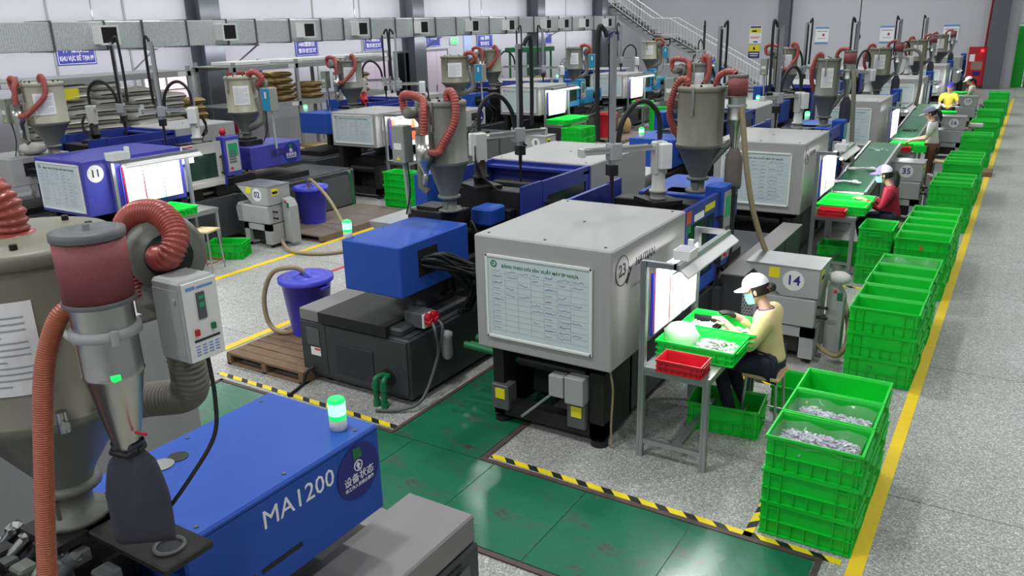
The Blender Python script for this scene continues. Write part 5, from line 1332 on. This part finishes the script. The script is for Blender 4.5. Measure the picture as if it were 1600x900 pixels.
for y, L in ((9.2, 1.3), (13.6, 1.2)):
    lt = MB().box(-15.9, -15.84, y, y + L, 2.27, 2.3).obj('strip_light', mat('warm_strip', (255, 245, 240), .5, emit=((255, 240, 232), 6)))
    tag(lt, ['lit strip light under the rack shelf behind the white sacks', 'lit strip light under the rack shelf above the brown sacks'][y > 10], 'lamp')
for k, (y, L) in enumerate(((12.9, 1.2), (14.3, .8), (15.3, 1.0), (16.6, .9), (17.5, .6))):
    o = MB().rbox(-16.3, -15.5, y, y + L * .9, 2.42, 2.5, .01).obj('foam_board', M_offw); tag(o, '%s flat white board lying on the rack top over the brown sacks' % ['first', 'second', 'third', 'fourth', 'fifth'][k], 'board')
SK = MB()
NS, NR = 12, 9
vs = []
for i in range(NR):
    u = -1 + 2 * i / (NR - 1)
    k = max(.02, (1 - abs(u) ** 6)) ** .5
    for j in range(NS):
        a = 2 * math.pi * j / NS
        c, s = math.cos(a), math.sin(a)
        vs.append((.25 * (.82 + .18 * k) * math.copysign(abs(c) ** .35, c), .42 * u, .075 * k * math.copysign(abs(s) ** .6, s) + .075))
SK.add(vs, [(i * NS + j, i * NS + (j + 1) % NS, (i + 1) * NS + (j + 1) % NS, (i + 1) * NS + j) for i in range(NR - 1) for j in range(NS)], 0, True)
ME_W, ME_B = SK.mesh('sack', M_sack_w), SK.mesh('sack', M_sack_b)
M_sack_g = mat('olive_sack', (112, 112, 92), .85, var=.2, scale=9)
ME_G = SK.mesh('sack', M_sack_g)
HN_ = ['bottom', 'second', 'third', 'fourth', 'fifth', 'sixth', 'seventh', 'eighth', 'ninth', 'tenth', 'eleventh', 'twelfth', 'thirteenth']
def sackpile(me, colour, x, y, z, n, where, rz=0.0, sc=1.0, lay=.147):
    for i in range(n):
        o = put('sack', me, None, (x + random.uniform(-.06, .06), y + random.uniform(-.06, .06), z + i * lay * sc), rz + random.uniform(-.15, .15) + (math.pi if i % 2 else 0))
        o.scale = (sc, sc * random.uniform(.94, 1.06), sc)
        tag(o, '%s %s sack up, pile %s' % (HN_[i], colour, where), 'sack', '%s sacks piled at the rack' % colour)
sackpile(ME_G, 'olive', -14.6, 6.2, .01, 12, 'at the extreme left edge', 0, 1.1)
sackpile(ME_W, 'white', -15.75, 8.35, .19, 12, 'right of the broad left hopper, first column', 1.2, 1.1)
sackpile(ME_W, 'white', -15.75, 9.0, .19, 13, 'left of the dark robot column', 1.5, 1.1)
sackpile(ME_W, 'white', -15.75, 9.7, .19, 13, 'right of the dark robot column', 1.4, 1.1)
sackpile(ME_W, 'white', -15.75, 10.4, .19, 12, 'under the glowing wall panels', 1.5, 1.1)
sackpile(ME_W, 'white', -15.75, 11.1, .19, 11, 'left of the small brown pile', 1.5, 1.1)
sackpile(ME_B, 'brown', -15.75, 11.75, .19, 11, 'left of the first steel column', 1.5, 1.0)
sackpile(ME_B, 'brown', -15.8, 13.75, 1.51, 5, 'on the rack shelf, left column', 1.5, .95)
sackpile(ME_B, 'brown', -15.8, 14.4, 1.51, 5, 'on the rack shelf, right column', 1.5, .95)
sackpile(ME_B, 'brown', -15.8, 15.4, 1.51, 3, 'on the rack shelf, low pile in the middle bay', 1.5, .9)
sackpile(ME_B, 'brown', -15.8, 17.2, 1.51, 4, 'on the rack shelf behind the red-hosed hopper', 1.5, .9)
sackpile(ME_B, 'brown', -15.0, 13.0, .02, 4, 'on the floor behind the blue-faced control box', .5)
sackpile(ME_B, 'brown', -15.0, 13.9, .02, 3, 'on the floor left of the green beacon', 1.0)
sackpile(ME_B, 'brown', -15.0, 14.7, .02, 3, 'on the floor just behind the bright blue box', 1.3)
sackpile(ME_W, 'white', -15.8, 24.4, .01, 9, 'beside the pale hopper of the far left row, first column', 1.5, 1.0)
sackpile(ME_W, 'white', -15.8, 25.2, .01, 9, 'beside the pale hopper of the far left row, second column', 1.5, 1.0)
sackpile(ME_B, 'brown', -15.8, 27.0, .01, 9, 'under the green shelf near the wall fan', 1.5, 1.0)
gs = MB().box(-16.6, -15.4, 26.2, 27.8, 2.2, 2.36).box(-16.5, -16.44, 26.3, 26.36, 0, 2.2).box(-15.5, -15.44, 26.3, 26.36, 0, 2.2).box(-15.5, -15.44, 27.6, 27.66, 0, 2.2).box(-16.5, -16.44, 27.6, 27.66, 0, 2.2).obj('green_shelf', M_gpipe); tag(gs, 'bright green topped shelf near the wall fan', 'shelf')
fn = thing('wall_fan', 'round black wire fan right of the green shelf', 'fan', (-15.4, 28.6, 1.5))
cg = MB()
for k in range(12):
    a = k * math.pi / 6; cg.tube([(0, 0, 0), (.0, .38 * math.cos(a), .38 * math.sin(a))], .006, 4)
MM = Matrix.Rotation(math.pi / 2, 4, 'Y')
cg.tube([(0, .38 * math.cos(k * .2618), .38 * math.sin(k * .2618)) for k in range(25)], .012, 5).obj('guard', M_black, fn)
MB().box(-.03, .03, -.03, .03, -1.5, -.36).obj('stand', M_black, fn)
MB().lathe([(.06, -.05), (.06, .05)], 12, 0, (0, 0, 0), MM).obj('hub', M_mid, fn)
for a in range(4): MB().box(-.01, .01, .05, .3, -.07, .07, 0, Matrix.Rotation(a * math.pi / 2, 4, 'X')).obj('blade', M_grey, fn)
# notes and small things on the left
yl = MB().box(-15.27, -15.26, 8.45, 9.0, 2.02, 2.22).obj('yellow_notice', M_label_y); tag(yl, 'yellow notice hung on the rack post right of the left hopper', 'notice')
wb = MB().ball((-12.4, 6.45, 1.59), .2, 12, 0, (1.3, .9, .45)).obj('plastic_bag', M_sack_w); tag(wb, 'white bag lying on the pale injection cover at the left edge', 'bag')
hp = thing('fire_hose_box', 'red fire box on the wall left of the pale hopper', 'cabinet', (-17.8, 14.8, 0))
MB().rbox(-.2, .0, -.35, .35, .6, 2.25, .01).obj('cabinet_body', M_redpaint, hp); MB().box(0, .01, -.28, .28, .7, 1.5).obj('cabinet_door', M_red, hp)
# things seen through the far opening
for k in range(4):
    for l in range(11):
        o = crate(-.62 + .62 * k, YE + 1.0, .002 + .2335 * l, 0, '%s green crate up, %s stack in the store beyond the far opening' % (HN_[l], ORD[k]), 'green crates in the store beyond the opening'); o.scale = (1, 1.4, 1)
bd = MB().rbox(-.15, .14, -.1, .1, 0, .09, .02).obj('paper_bundle', M_sack_w, None, (-.9, 21.2, .705)); tag(bd, 'pale bundle lying between two crate stacks beside granulator 16', 'bundle')
bd2 = MB().rbox(-.9, -.4, 18.8, 19.3, 0, .1, .01).obj('carton', M_wood); tag(bd2, 'brown board lying on the yellow line by the crates', 'board')
st2 = MB().box(-.3, .3, -.5, .5, 0, .12).prism([(-.32, .12), (.32, .12), (.4, .2), (-.4, .2)], 'y', -.55, .55).obj('metal_chute', M_sheetmetal, None, (-5.55, 7.05, .95)); tag(st2, 'grey sheet metal chute tray behind the royal blue injection box', 'chute')
# ------------------------------------------------------------------ people
def skin(J, E, R, sub=1):
    me = bpy.data.meshes.new('skeleton'); keys = list(J); ix = {k: i for i, k in enumerate(keys)}
    me.from_pydata([J[k] for k in keys], [(ix[a], ix[b]) for a, b in E], [])
    o = bpy.data.objects.new('skeleton', me); COL.objects.link(o)
    sm = o.modifiers.new('skin', 'SKIN'); sm.use_smooth_shade = True
    ss = o.modifiers.new('sub', 'SUBSURF'); ss.levels = sub; ss.render_levels = sub
    if not me.skin_vertices:
        me.attributes.update()
    sv = me.skin_vertices[0].data if me.skin_vertices else None
    for k in keys:
        r = R[k]; sv[ix[k]].radius = r if isinstance(r, tuple) else (r, r)
        sv[ix[k]].use_root = (k == keys[0])
    dg = bpy.context.evaluated_depsgraph_get()
    ev = bpy.data.meshes.new_from_object(o.evaluated_get(dg))
    v = [tuple(p.co) for p in ev.vertices]; f = [tuple(p.vertices) for p in ev.polygons]
    bpy.data.objects.remove(o); bpy.data.meshes.remove(me); bpy.data.meshes.remove(ev)
    return v, f

def person(label, x, y, rz, P, shirt, trousers, cap, mask=None, shoes=M_black, hairlen='bun', glove=None, sleeve=1.0, sub=1, cap2=None, arms=True, brim=True):
    t = thing('person', label, 'person', (x, y, 0), rz, 'workers at the tables')
    V = lambda k: Vector(P[k])
    J = {'pelvis': V('pelvis'), 'waist': V('waist'), 'chest': V('chest'), 'neck': V('neck'), 'head0': V('neck').lerp(V('head'), .75)}
    E = [('pelvis', 'waist'), ('waist', 'chest'), ('chest', 'neck'), ('neck', 'head0')]
    R = {'pelvis': .07, 'waist': .06, 'chest': .065, 'neck': .046, 'head0': .05}
    for s in 'LR':
        for a, b, r in (('chest', 'sh', .045), ('sh', 'el', .036), ('el', 'wr', .028), ('pelvis', 'hip', .06), ('hip', 'kn', .044), ('kn', 'an', .034), ('an', 'toe', .03)):
            J[b + s] = V(b + s); R[b + s] = r; E.append((a if a in ('chest', 'pelvis') else a + s, b + s))
        # hand: palm, four fingers of different length, thumb from the side of the palm
        w = V('wr' + s); d = (V('hd' + s) - w).normalized(); up = Vector((0, 0, 1)); side = d.cross(up).normalized(); side *= (1 if s == 'L' else -1)
        nrm = side.cross(d).normalized()
        if nrm.z > 0: nrm = -nrm
        pk = 'palm' + s; J[pk] = w + d * .055; R[pk] = (.03, .016); E.append(('wr' + s, pk))
        for q, (off, ln) in enumerate(((-.027, .062), (-.009, .075), (.009, .07), (.026, .055))):
            b0 = w + d * .085 + side * off
            for j, (u, dn) in enumerate(((0, 0), (.5, .012), (1.0, .034))):
                k = 'f%d%d%s' % (q, j, s); J[k] = b0 + d * ln * u + nrm * dn; R[k] = (.0095, .0088, .0075)[j]
                E.append((pk if j == 0 else 'f%d%d%s' % (q, j - 1, s), k))
        for j, (u, sd) in enumerate(((.03, -.03), (.06, -.048), (.085, -.045))):
            k = 't%d%s' % (j, s); J[k] = w + d * u + side * sd + nrm * .008 * j; R[k] = (.012, .0105, .009)[j]
            E.append(('palm' + s if j == 0 else 't%d%s' % (j - 1, s), k))
    v, f = skin(J, E, R, sub)
    b = MB(); b.add(v, f, 0, True)
    H = Matrix.Translation(V('head')) @ Matrix.Rotation(P.get('yaw', 0), 4, 'Z') @ Matrix.Rotation(-P.get('pitch', 0), 4, 'X')
    # head: skull, jaw, nose, ears, eyes, lips
    hv = []
    n, k = 20, 14
    for i in range(k + 1):
        th = math.pi * i / k; z = -math.cos(th); rr = math.sin(th) + 1e-4
        for q in range(n):
            a = 2 * math.pi * q / n; cx, cy = rr * math.cos(a), rr * math.sin(a)
            jaw = max(0, -z - .1)
            hv.append((cx * .075 * (1 - .25 * jaw), cy * .093 * (1 - .2 * jaw) + (.012 * jaw if cy > -.3 else .03 * jaw), z * .115))
    b.add(hv, [(i * n + q, i * n + (q + 1) % n, (i + 1) * n + (q + 1) % n, (i + 1) * n + q) for i in range(k) for q in range(n)], 0, True, H)
    b.prism([(-.012, -.025), (.012, -.025), (.004, .02), (-.004, .02)], 'y', .08, .098, 0, H).ball((0, .1, -.022), .012, 8, 0, (1.1, 1, .9), H)
    for s in (-1, 1):
        b.ball((s * .076, -.005, -.01), .022, 8, 0, (.4, .8, 1.3), H)
        b.ball((s * .03, .082, .006), .010, 8, 1, (1.2, .7, .8), H); b.ball((s * .03, .0875, .006), .005, 6, 2, (1, .8, 1), H)
        b.box(s * .03 - .015, s * .03 + .015, .08, .089, .024, .029, 2, H)
    b.box(-.02, .02, .082, .09, -.06, -.052, 3, H)
    b.obj('body', [M_skin, M_offw, M_hair, M_redpaint], t)
    # clothing follows the body
    Js = {k: J[k] for k in ('waist', 'chest', 'neck', 'pelvis')}; Js['neck'] = V('chest').lerp(V('neck'), .75)
    Rs = {'waist': .118, 'chest': .128, 'neck': .064, 'pelvis': .13}
    Es = [('waist', 'chest'), ('chest', 'neck'), ('waist', 'pelvis')]
    for s in 'LR':
        e2 = V('el' + s); w2 = e2.lerp(V('wr' + s), .92) if sleeve == 1 else None
        Js['sh' + s] = V('sh' + s); Rs['sh' + s] = .075; Es.append(('chest', 'sh' + s))
        Js['el' + s] = e2 if sleeve >= .9 else V('sh' + s).lerp(e2, .8); Rs['el' + s] = .054; Es.append(('sh' + s, 'el' + s))
        if w2 is not None: Js['wr' + s] = w2; Rs['wr' + s] = .039; Es.append(('el' + s, 'wr' + s))
    v, f = skin(Js, Es, Rs, sub); MB().add(v, f, 0, True).obj('shirt', shirt, t)
    Jt = {'pelvis': V('pelvis')}; Rt = {'pelvis': .122}; Et = []
    for s in 'LR':
        for a, bb, r in (('pelvis', 'hip', .098), ('hip', 'kn', .070), ('kn', 'an', .05)):
            Jt[bb + s] = V(bb + s); Rt[bb + s] = r; Et.append((a if a == 'pelvis' else a + s, bb + s))
    v, f = skin(Jt, Et, Rt, sub); MB().add(v, f, 0, True).obj('trousers', trousers, t)
    for s in 'LR':
        a, c = V('an' + s), V('toe' + s); d = (c - a); d.z = 0; d.normalize()
        base = Vector((a.x, a.y, 0))
        MB().tube([base - d * .06 + Vector((0, 0, .035)), base - d * .03 + Vector((0, 0, .045)), base + d * .06 + Vector((0, 0, .042)), base + d * .13 + Vector((0, 0, .032)), base + d * .17 + Vector((0, 0, .022))], [.02, .038, .042, .036, .018], 12).obj('shoe', shoes, t)
    # hair
    h = MB(); hv = []
    for i in range(8):
        th = math.pi * .5 * i / 7 * 1.25
        for q in range(18):
            a = math.pi * (.95 + 1.1 * q / 17)
            hv.append((.083 * math.sin(th) * math.cos(a), .102 * math.sin(th) * math.sin(a), .118 * math.cos(th)))
    h.add(hv, [(i * 18 + q, i * 18 + q + 1, (i + 1) * 18 + q + 1, (i + 1) * 18 + q) for i in range(7) for q in range(17)], 0, True, H)
    if hairlen == 'bun': h.ball((0, -.115, -.01), .04, 10, 0, (1, .9, 1), H)
    if hairlen == 'pony': h.tube([tuple(H @ Vector(p)) for p in ((0, -.09, .03), (0, -.13, .02), (0, -.15, -.05), (0, -.145, -.14), (0, -.13, -.2))], [.03, .036, .04, .032, .01], 10)
    h.obj('hair', M_hair, t)
    if hairlen == 'bun':
        MB().tube([tuple(H @ Vector((.03 * math.cos(a * .7), -.10 + .012 * math.sin(a * .7), -.01 + .03 * math.sin(a * .7)))) for a in range(10)], .007, 6).obj('hair_tie', M_redpaint, t)
    # cap: crown and brim
    if cap:
        c = MB(); hv = []
        for i in range(8):
            th = math.pi * .5 * i / 7
            for q in range(24):
                a = 2 * math.pi * q / 24
                hv.append((.086 * math.sin(th) * math.cos(a), .106 * math.sin(th) * math.sin(a), .035 + .095 * math.cos(th)))
        c.add(hv, [(i * 24 + q, i * 24 + (q + 1) % 24, (i + 1) * 24 + (q + 1) % 24, (i + 1) * 24 + q) for i in range(7) for q in range(24)], 0, True, H)
        if cap2 is not None:
            for p in range(len(c.f)):
                ce = sum((Vector(c.v[i]) for i in c.f[p]), Vector()) / 4
                if (H.inverted() @ ce).y < .02: c.m[p] = 1
        co = c.ball((0, 0, .131), .008, 8, 0, (1, 1, .6), H).obj('cap', [cap, cap2 or cap], t)
        if brim:
            bv = []
            for i in range(2):
                for q in range(13):
                    a = math.pi * (.08 + .84 * q / 12); r0 = .086 if i == 0 else .09
                    bv.append((r0 * math.cos(a), .095 * math.sin(a) + (.085 * math.sin(a) if i else 0), .04 - (.018 if i else 0) - .012 * math.cos(a) ** 2))
            b2 = MB().add(bv + [(p[0], p[1], p[2] + .004) for p in bv], [(q, q + 1, q + 14, q + 13) for q in range(12)] + [(q + 26, q + 27, q + 40, q + 39) for q in range(12)] + [(q + 13, q + 14, q + 40, q + 39) for q in range(12)], 0, False, H)
            b2.obj('brim', cap, co)
    if mask:
        mv = []
        for i in range(6):
            for q in range(11):
                a = math.pi * (.06 + .88 * q / 10); z = -.095 + i * .018
                bul = 1 + .16 * math.sin(math.pi * (i + .5) / 6) * math.sin(a)
                mv.append((.073 * math.cos(a) * (1 - .05 * (5 - i) / 5), .094 * math.sin(a) * bul + .006, z))
        m_ = MB().add(mv, [(i * 11 + q, i * 11 + q + 1, (i + 1) * 11 + q + 1, (i + 1) * 11 + q) for i in range(5) for q in range(10)], 0, True, H)
        mo = m_.obj('face_mask', mask, t)
        for s in (-1, 1): MB().tube([tuple(H @ Vector(p)) for p in ((s * .07, .03, -.03), (s * .079, .0, .0), (s * .078, -.012, -.01), (s * .07, .02, -.075))], .002, 5).obj('ear_loop', M_offw, mo)
    nk = V('chest').lerp(V('neck'), .80)
    MB().tube([tuple(nk + Vector((.062 * math.cos(a * .35), .066 * math.sin(a * .35), -.012 * math.sin(a * .35)))) for a in range(19)], .007, 6).obj('collar', C_collar, t)
    if glove:
        w = V('wr' + glove); d = (V('hd' + glove) - w)
        Jg = {k: J[k] for k in J if k.endswith(glove) and (k[0] == 'f' and k[1].isdigit() or k[:4] == 'palm' or k[0] == 't' and k[1].isdigit())}
        Jg = {**{'palm' + glove: J['palm' + glove], 'wr' + glove: J['wr' + glove]}, **Jg}
        Eg = [(a, c) for a, c in E if a in Jg and c in Jg]
        Rg = {k: (tuple(q + .004 for q in R[k]) if isinstance(R[k], tuple) else R[k] + .0035) for k in Jg}
        v, f = skin(Jg, Eg, Rg, sub); MB().add(v, f, 0, True).obj('glove', M_black, t)
    return t

def seated(lean=.06, seat=.5, hands=((-.1, .36, .84), (.08, .34, .83))):
    p = seat + .08
    P = dict(pelvis=(0, 0, p), waist=(0, .01 + lean * .3, p + .15), chest=(0, .0 + lean, p + .33), neck=(0, .02 + lean * 1.4, p + .455), head=(0, .06 + lean * 1.9, p + .575),
             shL=(-.155, lean + .0, p + .375), shR=(.155, lean + .0, p + .375), elL=(-.20, lean + .08, p + .14), elR=(.20, lean + .08, p + .14),
             hipL=(-.09, .03, p - .01), hipR=(.09, .03, p - .01), knL=(-.10, .40, p - .03), knR=(.11, .38, p - .03), anL=(-.08, .27, .09), anR=(.12, .22, .09), toeL=(-.09, .4, .04), toeR=(.13, .35, .04), pitch=.38)
    for s, h in zip('LR', hands):
        h = Vector(h); e = Vector(P['el' + s]); w = e + (h - e) * min(1, .25 / (h - e).length)
        P['wr' + s] = tuple(w); P['hd' + s] = tuple(w + (h - e).normalized() * .1 + Vector((0, 0, -.02)))
    return P
def standing(h=1.58, reach=((-.1, .4, .93), (.12, .38, .92)), lean=.03):
    k = h / 1.6
    P = dict(pelvis=(0, 0, .88 * k), waist=(0, .01, 1.02 * k), chest=(0, lean, 1.2 * k), neck=(0, lean * 1.6, 1.34 * k), head=(0, .04 + lean * 2, 1.46 * k), shL=(-.165, lean, 1.26 * k), shR=(.165, lean, 1.26 * k),
             elL=(-.21, lean + .06, 1.01 * k), elR=(.21, lean + .06, 1.01 * k), hipL=(-.085, 0, .83 * k), hipR=(.085, 0, .83 * k), knL=(-.09, .03, .46 * k), knR=(.1, .02, .46 * k), anL=(-.09, 0, .09), anR=(.11, -.03, .09), toeL=(-.09, .14, .04), toeR=(.12, .12, .04), pitch=.35)
    for s, q in zip('LR', reach):
        q = Vector(q); e = Vector(P['el' + s]); w = e + (q - e) * min(1, .25 / (q - e).length)
        P['wr' + s] = tuple(w); P['hd' + s] = tuple(w + (q - e).normalized() * .1 + Vector((0, 0, -.02)))
    return P
C_cream = mat('cream_knit', (222, 202, 148), .85, var=.06, scale=30)
C_navy = mat('navy_denim', (28, 32, 52), .85, var=.2, scale=30)
C_crim = mat('crimson_knit', (152, 22, 48), .85, var=.12, scale=40)
C_wht = mat('white_shirt', (206, 202, 198), .85, var=.05)
C_brown = mat('brown_trousers', (98, 56, 44), .85, var=.1)
C_yel = mat('bright_yellow_shirt', (240, 224, 90), .85, var=.05)
C_pat = mat('patterned_blouse', (196, 196, 176), .85, var=.35, scale=40)
C_lil = mat('lilac_cap', (118, 104, 214), .8, var=.05)
C_capw = mat('white_cap', (226, 224, 232), .8, var=.05)
C_pur = mat('purple_cap', (92, 76, 200), .8, var=.05)
C_grycap = mat('grey_cap', (150, 146, 170), .8, var=.05)
C_mask = mat('aqua_mask', (160, 214, 220), .8, var=.03)
C_bluecap = mat('blue_cap', (40, 60, 170), .8, var=.05)
C_ltblue = mat('pale_blue_shirt', (170, 200, 222), .85, var=.04)
C_collar = mat('violet_collar', (92, 60, 130), .8)
HP = math.pi / 2
person('person in a cream jumper, white cap and mask seated sorting parts at the front table', -1.42, 6.05, HP, seated(.05, .5, ((-.12, .34, .88), (.12, .32, .86))), C_cream, C_navy, C_capw, C_mask, hairlen='bun', glove='R', sub=2, cap2=None)
pr_ = seated(.05, .5, ((-.12, .42, .86), (.10, .42, .84))); pr_['pitch'] = .15
person('person in a crimson jumper and lilac cap with a ponytail, seated at the first conveyor', -1.31, 11.6, HP, pr_, C_crim, C_navy, C_lil, C_mask, hairlen='pony', sub=2, cap2=C_capw)
person('person in a white shirt and brown trousers standing at the second conveyor', -1.38, 16.85, HP, standing(1.56), C_wht, C_brown, C_grycap, None, hairlen='pony', sleeve=.5)
person('person in a bright yellow shirt and purple cap behind a green tray', -1.72, 23.98, math.pi, standing(1.5, ((-.1, .3, .95), (.1, .3, .95))), C_yel, C_navy, C_pur, None, hairlen='none', sleeve=.5, brim=False)
person('person in a patterned blouse and white cap, farthest worker before the fire cabinet', -1.42, 28.9, HP, seated(.06, .55), C_pat, C_navy, C_capw, None, hairlen='pony', sleeve=.5)
person('person in a pale blue shirt and blue cap far off in the left machine aisle', -9.3, 28.9, .6, standing(1.6), C_ltblue, C_navy, C_bluecap, None, hairlen='none', sleeve=.5)
